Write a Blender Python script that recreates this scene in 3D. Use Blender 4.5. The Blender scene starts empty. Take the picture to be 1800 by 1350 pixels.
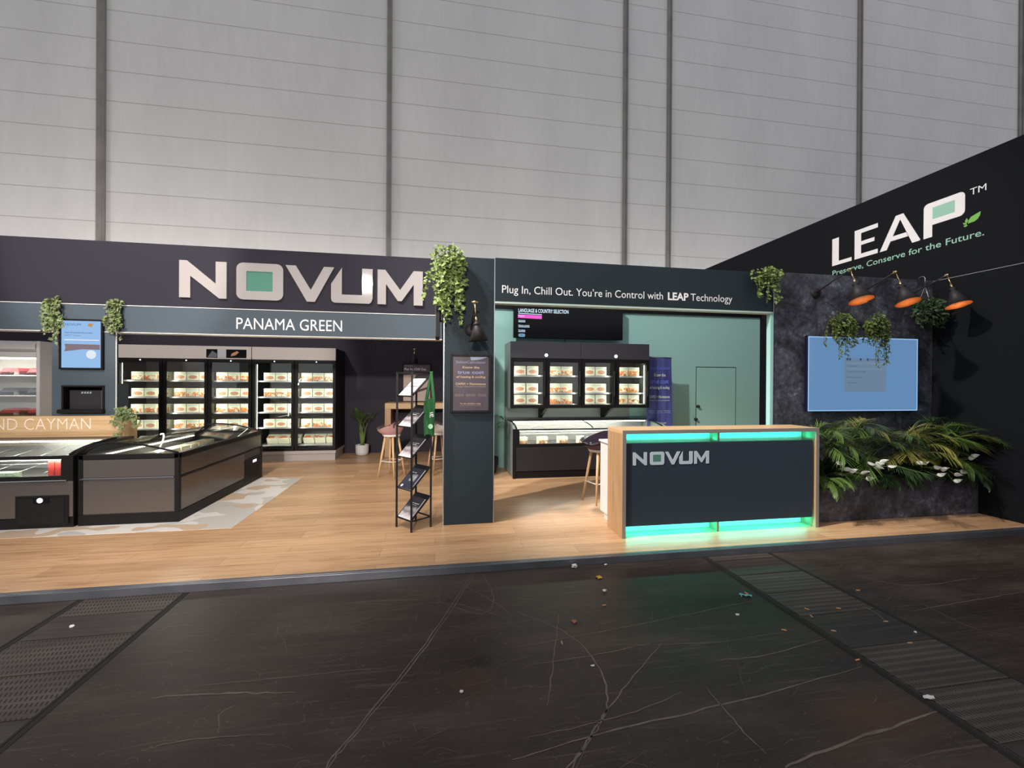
import bpy, bmesh, math, random
from mathutils import Vector, Matrix
PI = math.pi
R = math.radians
scn = bpy.context.scene
COL = scn.collection
# ------------------------------------------------------------------ camera, world, lights, exposure
F_PX, YAW, PIT, ROL = 771.6, R(9.887), R(-0.153), R(0.325)
CAM_H = 1.59
fw = Vector((math.sin(YAW)*math.cos(PIT), math.cos(YAW)*math.cos(PIT), math.sin(PIT)))
r0 = Vector((math.cos(YAW), -math.sin(YAW), 0)); u0 = r0.cross(fw)
rt = r0*math.cos(ROL)+u0*math.sin(ROL); up = -r0*math.sin(ROL)+u0*math.cos(ROL)
cam = bpy.data.objects.new('camera', bpy.data.cameras.new('camera')); COL.objects.link(cam)
cam.data.sensor_width = 36; cam.data.lens = F_PX/1800*36; cam.data.shift_y = 1.1/1800
cam.data.clip_start = .05; cam.data.clip_end = 200
cam.matrix_world = Matrix(((rt.x, up.x, -fw.x, 0), (rt.y, up.y, -fw.y, 0), (rt.z, up.z, -fw.z, CAM_H), (0, 0, 0, 1)))
scn.camera = cam
vs = scn.view_settings
scn.display_settings.display_device = 'sRGB'
vs.view_transform = 'Standard'; vs.look = 'None'; vs.gamma = 1.0; vs.use_curve_mapping = False; vs.exposure = 0.0
w = bpy.data.worlds.new('hall_ambience'); scn.world = w; w.use_nodes = True
bgn = w.node_tree.nodes['Background']; bgn.inputs[0].default_value = (.93, .95, 1.0, 1); bgn.inputs[1].default_value = .58

def lamp_light(name, kind, loc, target, watts, col=(1, 1, 1), size=.2, angle=90, blend=.4, size_y=None, parent=None):
    l = bpy.data.lights.new(name, kind); l.energy = watts; l.color = col
    if kind == 'SPOT':
        l.spot_size = R(angle); l.spot_blend = blend; l.shadow_soft_size = size
    elif kind == 'AREA':
        l.size = size
        if size_y: l.shape = 'RECTANGLE'; l.size_y = size_y
    else: l.shadow_soft_size = size
    o = bpy.data.objects.new(name, l); COL.objects.link(o); o.location = loc
    if target is not None:
        d = Vector(target)-Vector(loc); o.rotation_euler = d.to_track_quat('-Z', 'Y').to_euler()
    return o
WARM = (1.0, .93, .86); NEUT = (1.0, .97, .94)
lamp_light('truss_spot', 'SPOT', (-5.9, 2.0, 10.0), (.6, 4.8, 2.8), 6000, WARM, .09, 25, .8)
lamp_light('truss_spot_mid', 'SPOT', (-2.6, 1.0, 7.4), (-1.7, 6.0, 0), 1500, WARM, .12, 42, .8)
lamp_light('truss_spot_far', 'SPOT', (-3.2, 2.4, 8.2), (4.7, 7.4, 1.7), 3000, NEUT, .14, 58, .6)
lamp_light('truss_spot_low', 'SPOT', (-1.6, 1.4, 6.0), (6.3, 4.5, 1.6), 420, WARM, .09, 40, .6)
lamp_light('truss_spot_freezers', 'SPOT', (-4.0, 1.4, 6.4), (-4.0, 9.1, 2.0), 2000, WARM, .15, 30, .4)
lamp_light('aisle_floodlight', 'SPOT', (-1.4, -7.5, 4.15), (-2.5, 8.0, 1.2), 4200, WARM, .2, 34, .8)
lamp_light('added_fascia_light', 'SPOT', (-2.6, -4.5, 5.3), (-2.7, 6.4, 3.0), 1000, WARM, .2, 36, .6)  # unseen lamp added to brighten the fascia and its letters
lamp_light('added_wall_wash', 'SPOT', (-7.0, 11.6, .5), (-7.0, 14, 2.8), 1700, WARM, .5, 140, 1.0)  # unseen uplights added behind the stand to brighten the lower hall wall
lamp_light('added_wall_wash', 'SPOT', (-1.0, 11.6, .5), (-1.0, 14, 2.8), 700, WARM, .5, 140, 1.0)
lamp_light('added_wall_wash', 'SPOT', (3.6, 11.6, .5), (3.6, 14, 2.8), 950, NEUT, .5, 140, 1.0)
lamp_light('added_wall_wash', 'SPOT', (9.0, 11.6, .5), (9.0, 14, 2.8), 1100, NEUT, .5, 140, 1.0)
lamp_light('added_wall_wash', 'SPOT', (-11.5, 11.6, .5), (-11.5, 14, 2.8), 1100, WARM, .5, 140, 1.0)

# ------------------------------------------------------------------ materials
def lin(c):
    return tuple(((v/255)/12.92 if v/255 <= .04045 else ((v/255+.055)/1.055)**2.4) for v in c)
def newmat(name):
    m = bpy.data.materials.new(name); m.use_nodes = True
    nt = m.node_tree
    return m, nt, nt.nodes['Principled BSDF']
def mat(name, rgb, rough=.5, metal=0, spec=.5, emit=None, estr=0, bump=0, bscale=40, vary=0, vscale=8, coat=0):
    m, nt, b = newmat(name)
    c = lin(rgb)
    b.inputs['Base Color'].default_value = (*c, 1); b.inputs['Roughness'].default_value = rough
    b.inputs['Metallic'].default_value = metal; b.inputs['Specular IOR Level'].default_value = spec
    if coat: b.inputs['Coat Weight'].default_value = coat; b.inputs['Coat Roughness'].default_value = .05
    if emit:
        b.inputs['Emission Color'].default_value = (*lin(emit), 1); b.inputs['Emission Strength'].default_value = estr
    if bump or vary:
        tc = nt.nodes.new('ShaderNodeTexCoord')
        n = nt.nodes.new('ShaderNodeTexNoise'); n.inputs['Scale'].default_value = bscale if bump else vscale
        n.inputs['Detail'].default_value = 5
        nt.links.new(tc.outputs['Object'], n.inputs['Vector'])
        if bump:
            bp = nt.nodes.new('ShaderNodeBump'); bp.inputs['Strength'].default_value = bump; bp.inputs['Distance'].default_value = .01
            nt.links.new(n.outputs['Fac'], bp.inputs['Height']); nt.links.new(bp.outputs['Normal'], b.inputs['Normal'])
        if vary:
            n2 = nt.nodes.new('ShaderNodeTexNoise'); n2.inputs['Scale'].default_value = vscale; n2.inputs['Detail'].default_value = 6
            nt.links.new(tc.outputs['Object'], n2.inputs['Vector'])
            cr = nt.nodes.new('ShaderNodeValToRGB')
            cr.color_ramp.elements[0].position = .3; cr.color_ramp.elements[1].position = .7
            cr.color_ramp.elements[0].color = (*[v*(1-vary) for v in c], 1)
            cr.color_ramp.elements[1].color = (*[min(1, v*(1+vary)) for v in c], 1)
            nt.links.new(n2.outputs['Fac'], cr.inputs['Fac']); nt.links.new(cr.outputs['Color'], b.inputs['Base Color'])
    return m
def emat(name, rgb, s):
    m, nt, b = newmat(name)
    b.inputs['Base Color'].default_value = (0, 0, 0, 1); b.inputs['Roughness'].default_value = .25
    b.inputs['Emission Color'].default_value = (*lin(rgb), 1); b.inputs['Emission Strength'].default_value = s
    return m
def glass(name, tint=(1, 1, 1), ior=1.45, rough=.02, boost=1.0):
    m = bpy.data.materials.new(name); m.use_nodes = True; nt = m.node_tree; nt.nodes.clear()
    o = nt.nodes.new('ShaderNodeOutputMaterial'); mx = nt.nodes.new('ShaderNodeMixShader')
    t = nt.nodes.new('ShaderNodeBsdfTransparent'); t.inputs[0].default_value = (*tint, 1)
    g = nt.nodes.new('ShaderNodeBsdfGlossy'); g.inputs['Roughness'].default_value = rough
    f = nt.nodes.new('ShaderNodeFresnel'); f.inputs['IOR'].default_value = ior
    mu = nt.nodes.new('ShaderNodeMath'); mu.operation = 'MULTIPLY'; mu.inputs[1].default_value = boost; mu.use_clamp = True
    nt.links.new(f.outputs[0], mu.inputs[0]); nt.links.new(mu.outputs[0], mx.inputs[0])
    nt.links.new(t.outputs[0], mx.inputs[1]); nt.links.new(g.outputs[0], mx.inputs[2]); nt.links.new(mx.outputs[0], o.inputs[0])
    return m
class NT:
    """tiny node helper"""
    def __init__(s, m): s.nt = m.node_tree
    def n(s, t, **kw):
        x = s.nt.nodes.new('ShaderNode'+t)
        for k, v in kw.items():
            setattr(x, k, v)
        return x
    def l(s, a, b): s.nt.links.new(a, b)
    def math(s, op, a, b=None, clamp=False):
        x = s.n('Math', operation=op, use_clamp=clamp)
        for i, v in enumerate((a, b)):
            if v is None: continue
            if isinstance(v, (int, float)): x.inputs[i].default_value = v
            else: s.l(v, x.inputs[i])
        return x.outputs[0]
    def mix(s, f, a, b, mode='MIX'):
        x = s.n('Mix', data_type='RGBA', blend_type=mode)
        for i, v in ((0, f), (6, a), (7, b)):
            if isinstance(v, (int, float)): x.inputs[i].default_value = v
            elif isinstance(v, tuple): x.inputs[i].default_value = (*v, 1) if len(v) == 3 else v
            else: s.l(v, x.inputs[i])
        return x.outputs[2]
    def ramp(s, f, stops):
        x = s.n('ValToRGB'); e = x.color_ramp.elements
        while len(e) < len(stops): e.new(.5)
        for k, (p, c) in enumerate(stops):
            e[k].position = p; e[k].color = (*c, 1) if len(c) == 3 else c
        s.l(f, x.inputs[0]); return x.outputs[0]
    def coords(s, scale=(1, 1, 1), rot=(0, 0, 0), loc=(0, 0, 0), which='Object'):
        tc = s.n('TexCoord'); mp = s.n('Mapping')
        mp.inputs['Scale'].default_value = scale; mp.inputs['Rotation'].default_value = rot; mp.inputs['Location'].default_value = loc
        s.l(tc.outputs[which], mp.inputs[0]); return mp.outputs[0]
    def noise(s, vec, scale=5, detail=4, rough=.5, dist=0):
        x = s.n('TexNoise'); x.inputs['Scale'].default_value = scale; x.inputs['Detail'].default_value = detail
        x.inputs['Roughness'].default_value = rough; x.inputs['Distortion'].default_value = dist
        s.l(vec, x.inputs['Vector']); return x.outputs['Fac']
    def sep(s, vec):
        x = s.n('SeparateXYZ'); s.l(vec, x.inputs[0]); return x.outputs
    def bump(s, b, h, st=.3, d=.01):
        x = s.n('Bump'); x.inputs['Strength'].default_value = st; x.inputs['Distance'].default_value = d
        s.l(h, x.inputs['Height']); s.l(x.outputs[0], b.inputs['Normal'])

M = {}
def wood_mat(name, base, dark, grain=(3, 60, 60), planks=None, rough=.4, var=.35, axis=0):
    m, nt, b = newmat(name); N = NT(m)
    sc = {0: (.9, 14, 14), 1: (14, .9, 14), 2: (14, 14, .9)}[axis]
    v = N.coords(scale=sc)
    n1 = N.noise(v, 1.6, 6, .66, .8); n2 = N.noise(v, 5, 4, .65)
    g = N.math('ADD', N.math('MULTIPLY', n1, .7), N.math('MULTIPLY', n2, .3))
    col = N.ramp(g, [(.3, lin(dark)), (.52, lin(base)), (.75, tuple(min(1, x*1.12) for x in lin(base)))])
    if planks:
        L_, W_ = planks
        br = N.n('TexBrick'); br.offset = .37; br.inputs['Scale'].default_value = 1
        br.inputs['Brick Width'].default_value = L_; br.inputs['Row Height'].default_value = W_
        br.inputs['Mortar Size'].default_value = .0018; br.inputs['Mortar Smooth'].default_value = .2
        br.inputs['Color1'].default_value = (1, 1, 1, 1); br.inputs['Color2'].default_value = (.78, .76, .74, 1); br.inputs['Mortar'].default_value = (.5, .42, .36, 1)
        N.l(N.coords(), br.inputs['Vector'])
        col = N.mix(1.0, col, br.outputs['Color'], 'MULTIPLY')
    N.l(col, b.inputs['Base Color']); b.inputs['Roughness'].default_value = rough
    N.bump(b, g, .08, .002)
    return m
M['plank'] = wood_mat('oak_plank_floor', (214, 172, 130), (168, 122, 84), planks=(1.3, .2), rough=.36)
M['oak'] = wood_mat('oak_panel', (184, 147, 108), (150, 114, 78), axis=2, rough=.45)
M['oakx'] = wood_mat('oak_panel_across', (206, 170, 126), (178, 140, 98), axis=0, rough=.45)
M['leg_oak'] = wood_mat('pale_oak_leg', (216, 178, 132), (190, 150, 106), axis=2, rough=.4)
# hall wall panels: painted concrete with horizontal joints and faint stains
m, nt, b = newmat('painted_hall_panels'); N = NT(m)
v = N.coords(); xyz = N.sep(v)
zz = N.math('FRACT', N.math('DIVIDE', N.math('ADD', xyz[2], -.125), .8425))
joint = N.math('LESS_THAN', zz, .022)
n = N.noise(N.coords(scale=(.5, .5, .18)), 1.0, 8, .6); n2 = N.noise(N.coords(scale=(6, 6, 1)), 1, 5, .6)
base = N.ramp(N.math('ADD', N.math('MULTIPLY', n, .7), N.math('MULTIPLY', n2, .3)), [(.3, lin((196, 194, 193))), (.7, lin((214, 212, 210)))])
N.l(N.mix(N.math('MULTIPLY', joint, .55), base, lin((120, 116, 114))), b.inputs['Base Color'])
b.inputs['Roughness'].default_value = .65
N.bump(b, N.math('SUBTRACT', 1, joint), .6, .02)
M['hallwall'] = m
M['hallpost'] = mat('grey_joint_profile', (126, 121, 119), .5, 0, .4, vary=.15, vscale=2)
# dark trade-fair floor with dust, scuffs and scratches
m, nt, b = newmat('dark_mastic_floor'); N = NT(m)
n1 = N.noise(N.coords(scale=(.5, 1.6, 1)), 1.4, 7, .65, .3)
n2 = N.noise(N.coords(scale=(1.1, 42, 1), rot=(0, 0, R(4))), 1.2, 7, .75, .5)
n3 = N.noise(N.coords(scale=(.7, 1.3, 1)), 44, 4, .75)
n4 = N.noise(N.coords(scale=(2.2, 40, 1), rot=(0, 0, R(-17))), 1.0, 5, .7, 1.2)
base = N.ramp(n1, [(.3, lin((40, 32, 28))), (.5, lin((54, 45, 40))), (.7, lin((78, 67, 60)))])
sc1 = N.ramp(n2, [(.56, (0, 0, 0)), (.72, (1, 1, 1))]); sc2 = N.ramp(n4, [(.62, (0, 0, 0)), (.70, (1, 1, 1))])
sp = N.ramp(n3, [(.60, (0, 0, 0)), (.74, (1, 1, 1))])
col = N.mix(N.math('MULTIPLY', sc1, .6), base, lin((104, 92, 84)))
col = N.mix(N.math('MULTIPLY', sc2, .22), col, lin((130, 118, 108)))
col = N.mix(N.math('MULTIPLY', sp, .5), col, lin((130, 118, 108)))
for (cx, cy, rx, ry, cc, am) in ((2.1, 1.78, .38, .22, (84, 56, 34), .6), (1.75, 1.62, .2, .12, (74, 52, 34), .4), (.2, 2.33, .16, .16, (74, 48, 34), .45), (.25, 2.5, .1, .06, (30, 22, 18), .8)):
    sx = N.sep(N.coords(loc=(-cx/rx, -cy/ry, 0), scale=(1/rx, 1/ry, 1)))
    rr = N.math('SQRT', N.math('ADD', N.math('MULTIPLY', sx[0], sx[0]), N.math('MULTIPLY', sx[1], sx[1])))
    col = N.mix(N.math('MULTIPLY', N.ramp(N.math('ADD', rr, N.math('MULTIPLY', N.math('ADD', n3, -.5), .9)), [(.3, (1, 1, 1)), (1.0, (0, 0, 0))]), am), col, lin(cc))
N.l(col, b.inputs['Base Color'])
N.l(N.ramp(n1, [(.3, (.36, .36, .36)), (.7, (.55, .55, .55))]), b.inputs['Roughness']); b.inputs['Specular IOR Level'].default_value = .35
N.bump(b, N.math('ADD', n2, n3), .12, .004)
M['mastic'] = m
M['scratch'] = mat('pale_scratch', (112, 100, 92), .6, 0, .3, vary=.25, vscale=14)
M['seam'] = mat('dark_floor_joint', (26, 22, 20), .7)
M['stain'] = mat('dark_oil_stain', (34, 28, 25), .4, 0, .4)
M['rust'] = mat('rust_stain', (70, 48, 34), .55, 0, .3, vary=.4, vscale=6)
# perforated duct cover: rows of short slots
m, nt, b = newmat('slotted_duct_cover'); N = NT(m)
v = N.coords(); s = N.sep(v)
fx = N.math('FRACT', N.math('MULTIPLY', N.math('ADD', s[0], N.math('MULTIPLY', s[1], .35)), 46)); fy = N.math('FRACT', N.math('MULTIPLY', s[1], 20))
slot = N.math('MULTIPLY', N.math('LESS_THAN', fx, .45), N.math('LESS_THAN', fy, .6))
big = N.noise(N.coords(scale=(.6, 3, 1)), 2, 5, .6)
base = N.ramp(big, [(.3, lin((62, 54, 49))), (.7, lin((90, 80, 73)))])
N.l(N.mix(slot, base, lin((30, 25, 23))), b.inputs['Base Color']); b.inputs['Roughness'].default_value = .55
N.bump(b, N.math('SUBTRACT', 1, slot), .5, .006)
M['grate'] = m
m, nt, b = newmat('plain_duct_cover'); N = NT(m)
n = N.noise(N.coords(scale=(.6, 18, 1)), 1.5, 6, .7, .3)
N.l(N.ramp(n, [(.35, lin((44, 38, 35))), (.7, lin((70, 62, 56)))]), b.inputs['Base Color']); b.inputs['Roughness'].default_value = .5
M['cover'] = m
# printed floor graphic: white with grey and beige leaf blobs
m, nt, b = newmat('blob_floor_graphic'); N = NT(m)
v = N.coords(scale=(1, 1, 1), rot=(0, 0, R(30)))
w1 = N.noise(v, 1.9, 1, .3, 1.1); w2 = N.noise(N.coords(loc=(7, 3, 0), rot=(0, 0, R(-35))), 2.2, 1, .3, .9)
c = N.mix(N.ramp(w1, [(.555, (0, 0, 0)), (.56, (1, 1, 1))]), lin((232, 226, 218)), lin((204, 198, 190)))
c = N.mix(N.ramp(w2, [(.575, (0, 0, 0)), (.58, (1, 1, 1))]), c, lin((210, 184, 158)))
N.l(c, b.inputs['Base Color']); b.inputs['Roughness'].default_value = .35
M['rug'] = m
# dark stone laminate
m, nt, b = newmat('dark_stone_panel'); N = NT(m)
n1 = N.noise(N.coords(), 3.2, 10, .68, .8); n2 = N.noise(N.coords(), 22, 6, .7, .5)
g = N.math('ADD', N.math('MULTIPLY', n1, .62), N.math('MULTIPLY', n2, .38))
c = N.ramp(g, [(.36, lin((24, 24, 28))), (.48, lin((58, 58, 67))), (.58, lin((90, 90, 101))), (.70, lin((180, 178, 184)))])
N.l(c, b.inputs['Base Color']); b.inputs['Roughness'].default_value = .6; N.bump(b, g, .25, .006)
M['stone'] = m
M['leapwall'] = mat('black_fabric_wall', (23, 24, 27), .85, 0, .12)
M['novumwall'] = mat('charcoal_fascia', (50, 48, 56), .75, 0, .1)
M['stripwall'] = mat('slate_blue_panel', (75, 85, 94), .6, 0, .2)
M['colwall'] = mat('petrol_grey_panel', (36, 46, 51), .55, 0, .2)
M['darkwall'] = mat('near_black_wall', (50, 46, 55), .65, 0, .2)
M['tealwall'] = mat('sage_green_wall', (160, 206, 198), .55, 0, .3)
M['tealdoor'] = mat('sage_green_door', (160, 206, 198), .5, 0, .35)
M['alu'] = mat('brushed_aluminium', (176, 178, 182), .35, .9, .5, bump=.05, bscale=120)
M['alugrey'] = mat('grey_floor_edging', (122, 124, 130), .38, .75, .5, vary=.2, vscale=3)
M['white_edge'] = mat('white_edge_strip', (226, 222, 218), .5)
M['teal_edge'] = mat('pale_green_lip', (176, 196, 184), .5)
M['black'] = mat('black_powder_coat', (17, 16, 18), .5, 0, .25)
M['blackg'] = mat('black_gloss_plastic', (10, 10, 12), .25, 0, .3)
M['blackm'] = mat('black_matt_metal', (38, 36, 38), .45, .1, .45)
M['graphite'] = mat('graphite_freezer_panel', (110, 104, 101), .2, .55, .5)
M['darkgraph'] = mat('dark_grey_freezer_panel', (62, 62, 68), .4, .1, .4)
M['steel'] = mat('stainless_side_panel', (134, 144, 142), .45, .1, .4)
M['lowpanel'] = mat('charcoal_freezer_front', (44, 43, 46), .4, .1, .35)
M['chrome'] = mat('chrome', (210, 210, 212), .12, 1, .5)
M['greige'] = mat('warm_grey_header_panel', (186, 178, 174), .5, 0, .4)
M['silver'] = mat('silver_freezer_sheet', (206, 200, 200), .28, .25, .5)
M['liner'] = mat('white_freezer_liner', (222, 222, 214), .5)
M['dliner'] = mat('dark_freezer_liner', (70, 68, 66), .45)
M['wire'] = mat('grey_wire_shelf', (188, 190, 190), .3, .6, .5)
M['white'] = mat('white_lacquer', (232, 224, 220), .45)
M['letter'] = mat('white_acrylic_letter', (166, 160, 158), .05, 0, .5)
M['letterprint'] = mat('white_vinyl_print', (236, 232, 232), .45)
M['lettergrey'] = mat('light_grey_vinyl', (196, 206, 212), .45)
M['mint'] = mat('mint_square', (84, 134, 117), .05, 0, .5)
M['mintprint'] = mat('mint_vinyl', (152, 196, 176), .5)
M['greenprint'] = mat('green_leaf_vinyl', (118, 182, 84), .5)
M['creamtext'] = mat('cream_vinyl', (240, 220, 200), .5)
M['gold'] = mat('brass', (214, 186, 140), .22, 1, .5)
M['copper'] = mat('orange_lacquer_inside', (246, 158, 78), .35, 0, .5)
M['lampblack'] = mat('matt_black_lamp_shade', (40, 36, 37), .55, .0, .35)
M['ivy'] = mat('ivy_leaf', (116, 134, 70), .5, 0, .4, vary=.65, vscale=40)
M['ivyd'] = mat('dark_ivy_leaf', (118, 130, 84), .5, 0, .4, vary=.5, vscale=40)
M['fernlf'] = mat('fern_leaf', (100, 116, 58), .5, 0, .4, vary=.55, vscale=30)
M['palm'] = mat('palm_leaflet', (88, 114, 52), .42, 0, .45, vary=.45, vscale=7)
M['palmy'] = mat('yellowing_palm_leaflet', (136, 132, 64), .42, 0, .45, vary=.35, vscale=7)
M['palmd'] = mat('deep_green_leaf', (54, 76, 44), .4, 0, .45, vary=.4, vscale=7)
M['stem'] = mat('green_stem', (128, 150, 76), .5)
M['vine'] = mat('brown_vine', (96, 84, 58), .7)
M['soil'] = mat('dark_potting_soil', (40, 32, 26), .9, bump=.6, bscale=60)
M['lily'] = mat('white_lily_spathe', (236, 232, 220), .5)
M['plastic'] = glass('clear_plastic_wrap', (.96, .94, .95), 1.5, .12, 2.2)
M['pinkseat'] = mat('dusty_pink_upholstery', (190, 150, 148), .7, bump=.15, bscale=120)
M['plumseat'] = mat('plum_upholstery', (86, 66, 86), .6, bump=.15, bscale=120)
M['whiteseat'] = mat('pale_grey_upholstery', (206, 200, 194), .6)
M['pot'] = mat('white_ceramic', (222, 220, 220), .45, 0, .5)
M['tote'] = mat('green_cotton', (22, 84, 38), .75, bump=.2, bscale=200)
M['totedark'] = mat('green_cotton_inside', (20, 72, 36), .8)
M['led'] = emat('white_led_strip', (255, 250, 226), 9)
M['ledsoft'] = emat('white_led_tube', (255, 252, 232), 3.4)
M['logolight'] = emat('lit_badge', (236, 240, 255), 1.6)
M['tealled'] = emat('turquoise_led_strip', (0, 255, 224), 2.5)
M['glass'] = glass('freezer_door_glass', (.95, .97, .97), 1.5, .02, 1.5)
M['lidglass'] = glass('curved_lid_glass', (.9, .92, .9), 1.5, .03, .8)
M['endglass'] = glass('tinted_end_glass', (.55, .55, .54), 1.6, .06, 2.0)
M['clear'] = glass('poster_acrylic', (.98, .98, .98), 1.35, .04, .8)
M['screenblue'] = emat('pale_blue_screen', (108, 150, 196), .82)
M['screencard'] = emat('grey_blue_screen_card', (118, 142, 168), .8)
M['screenedge'] = emat('bright_screen_rim', (150, 190, 236), 1.0)
M['screendk'] = emat('dark_screen_text', (58, 78, 118), .9)
M['screenwht'] = emat('white_screen_text', (214, 238, 255), 1.2)
M['screenpink'] = emat('pink_screen_bar', (236, 90, 206), 1.1)
M['screenpill'] = emat('blue_screen_pill', (120, 158, 190), .9)
M['adblue'] = emat('blue_advert_screen', (150, 190, 236), .95)
M['adwhite'] = emat('white_advert_shape', (224, 232, 244), 1.0)
M['adbrown'] = emat('brown_advert_shape', (134, 116, 124), .9)
M['addark'] = emat('dark_advert_text', (84, 100, 136), .85)
M['adorange'] = emat('orange_advert_mark', (196, 150, 90), .9)
# printed poster grounds
m, nt, b = newmat('plum_brown_poster'); N = NT(m)
n = N.noise(N.coords(scale=(1, 1, .6)), 5, 3, .5); N.l(N.ramp(n, [(.3, lin((84, 66, 72))), (.55, lin((96, 82, 96))), (.75, lin((116, 82, 70)))]), b.inputs['Base Color']); b.inputs['Roughness'].default_value = .4
M['poster'] = m
m, nt, b = newmat('navy_banner_print'); N = NT(m)
n = N.noise(N.coords(scale=(5, 1, .5)), 2, 2, .5); N.l(N.ramp(n, [(.3, lin((58, 64, 118))), (.7, lin((96, 102, 168)))]), b.inputs['Base Color']); b.inputs['Roughness'].default_value = .35
M['banner'] = m
M['bannerlt'] = mat('violet_blue_print', (104, 122, 220), .5)
M['lavender'] = mat('lavender_print', (176, 170, 210), .5)
M['peach'] = mat('peach_print', (236, 196, 160), .5)
# brochure covers
m, nt, b = newmat('grey_landscape_brochure'); N = NT(m)
s = N.sep(N.coords()); n = N.noise(N.coords(scale=(3, 3, 3)), 3, 4, .6, 1.0)
t = N.math('ADD', N.math('MULTIPLY', s[1], 3.1), N.math('MULTIPLY', n, .35))
N.l(N.ramp(N.math('ADD', t, .50), [(.25, lin((238, 232, 232))), (.42, lin((196, 188, 190))), (.5, lin((120, 112, 116))), (.62, lin((168, 160, 162))), (.74, lin((62, 58, 64))), (.85, lin((48, 46, 54)))]), b.inputs['Base Color']); b.inputs['Roughness'].default_value = .3
M['brochure'] = m
M['brochurew'] = mat('white_brochure_cover', (226, 218, 220), .35, vary=.12, vscale=14)
M['brochuren'] = mat('navy_brochure_cover', (46, 48, 66), .35)
M['paper'] = mat('white_page_edge', (232, 226, 226), .6)
# food cartons
def carton_mat(name, kind):
    m, nt, b = newmat(name); N = NT(m)
    v = N.coords(); s = N.sep(v)
    cream = lin((238, 232, 204))
    top = N.ramp(s[2], [(.105, (0, 0, 0)), (.118, (1, 1, 1)), (.142, (1, 1, 1)), (.15, (0, 0, 0))])
    c = N.mix(N.math('MULTIPLY', top, .6), cream, lin((160, 200, 190)))
    oi = N.n('ObjectInfo'); ad = N.n('VectorMath', operation='ADD'); N.l(N.coords(), ad.inputs[0]); N.l(N.math('MULTIPLY', oi.outputs['Random'], 7.0), ad.inputs[1])
    n = N.noise(ad.outputs[0], 16, 3, .6, .4); n2 = N.noise(ad.outputs[0], 30, 3, .6)
    if kind == 'a':
        dx = N.math('MULTIPLY', N.math('ADD', s[0], -.004), 1/.072); dz = N.math('MULTIPLY', N.math('ADD', s[2], -.062), 1/.034)
        r = N.math('SQRT', N.math('ADD', N.math('MULTIPLY', dx, dx), N.math('MULTIPLY', dz, dz)))
        inside = N.math('LESS_THAN', r, 1.0)
        ring = N.math('ADD', N.math('MULTIPLY', N.math('SINE', N.math('MULTIPLY', r, 15)), .5), .5)
        pic = N.mix(ring, lin((226, 190, 150)), lin((158, 84, 58)))
        pic = N.mix(N.math('MULTIPLY', n2, .5), pic, lin((190, 120, 86)))
        c = N.mix(inside, c, pic)
    else:
        low = N.ramp(s[2], [(.075, (1, 1, 1)), (.105, (0, 0, 0))])
        mask = N.math('MULTIPLY', N.ramp(N.math('ADD', n, N.math('MULTIPLY', s[0], -.6)), [(.46, (0, 0, 0)), (.5, (1, 1, 1))]), low)
        c = N.mix(mask, c, N.ramp(n2, [(.35, lin((206, 92, 46))), (.5, lin((230, 160, 90))), (.6, lin((196, 74, 40)))]))
        g = N.math('MULTIPLY', N.ramp(n2, [(.6, (0, 0, 0)), (.63, (1, 1, 1))]), low)
        c = N.mix(g, c, lin((104, 112, 60)))
    N.l(c, b.inputs['Base Color']); b.inputs['Roughness'].default_value = .45
    return m
M['cartona'] = carton_mat('carton_oval_picture', 'a'); M['cartonb'] = carton_mat('carton_vegetable_picture', 'b')
M['card'] = mat('cream_carton_board', (236, 230, 204), .5)
M['redfood'] = mat('red_fruit_tray', (206, 62, 66), .5, vary=.35, vscale=60)
M['darkfood'] = mat('dark_berry_tray', (96, 92, 100), .5, vary=.4, vscale=60)
M['redpack'] = mat('red_food_pack', (206, 66, 58), .4, vary=.3, vscale=30)
M['greenpack'] = mat('pale_green_pack', (176, 200, 170), .4, vary=.2, vscale=30)
M['pricetag'] = mat('tan_price_card', (216, 190, 160), .5)
# litter
M['butt'] = mat('cigarette_filter_paper', (206, 150, 104), .7); M['scrap'] = mat('white_paper_scrap', (226, 220, 214), .7)
M['leafy'] = mat('yellow_fallen_leaf', (206, 160, 60), .6); M['leafr'] = mat('rust_fallen_leaf', (168, 98, 70), .6)
M['film'] = mat('turquoise_plastic_film', (104, 170, 170), .25); M['straw'] = mat('dry_straw', (120, 108, 76), .7)

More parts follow.
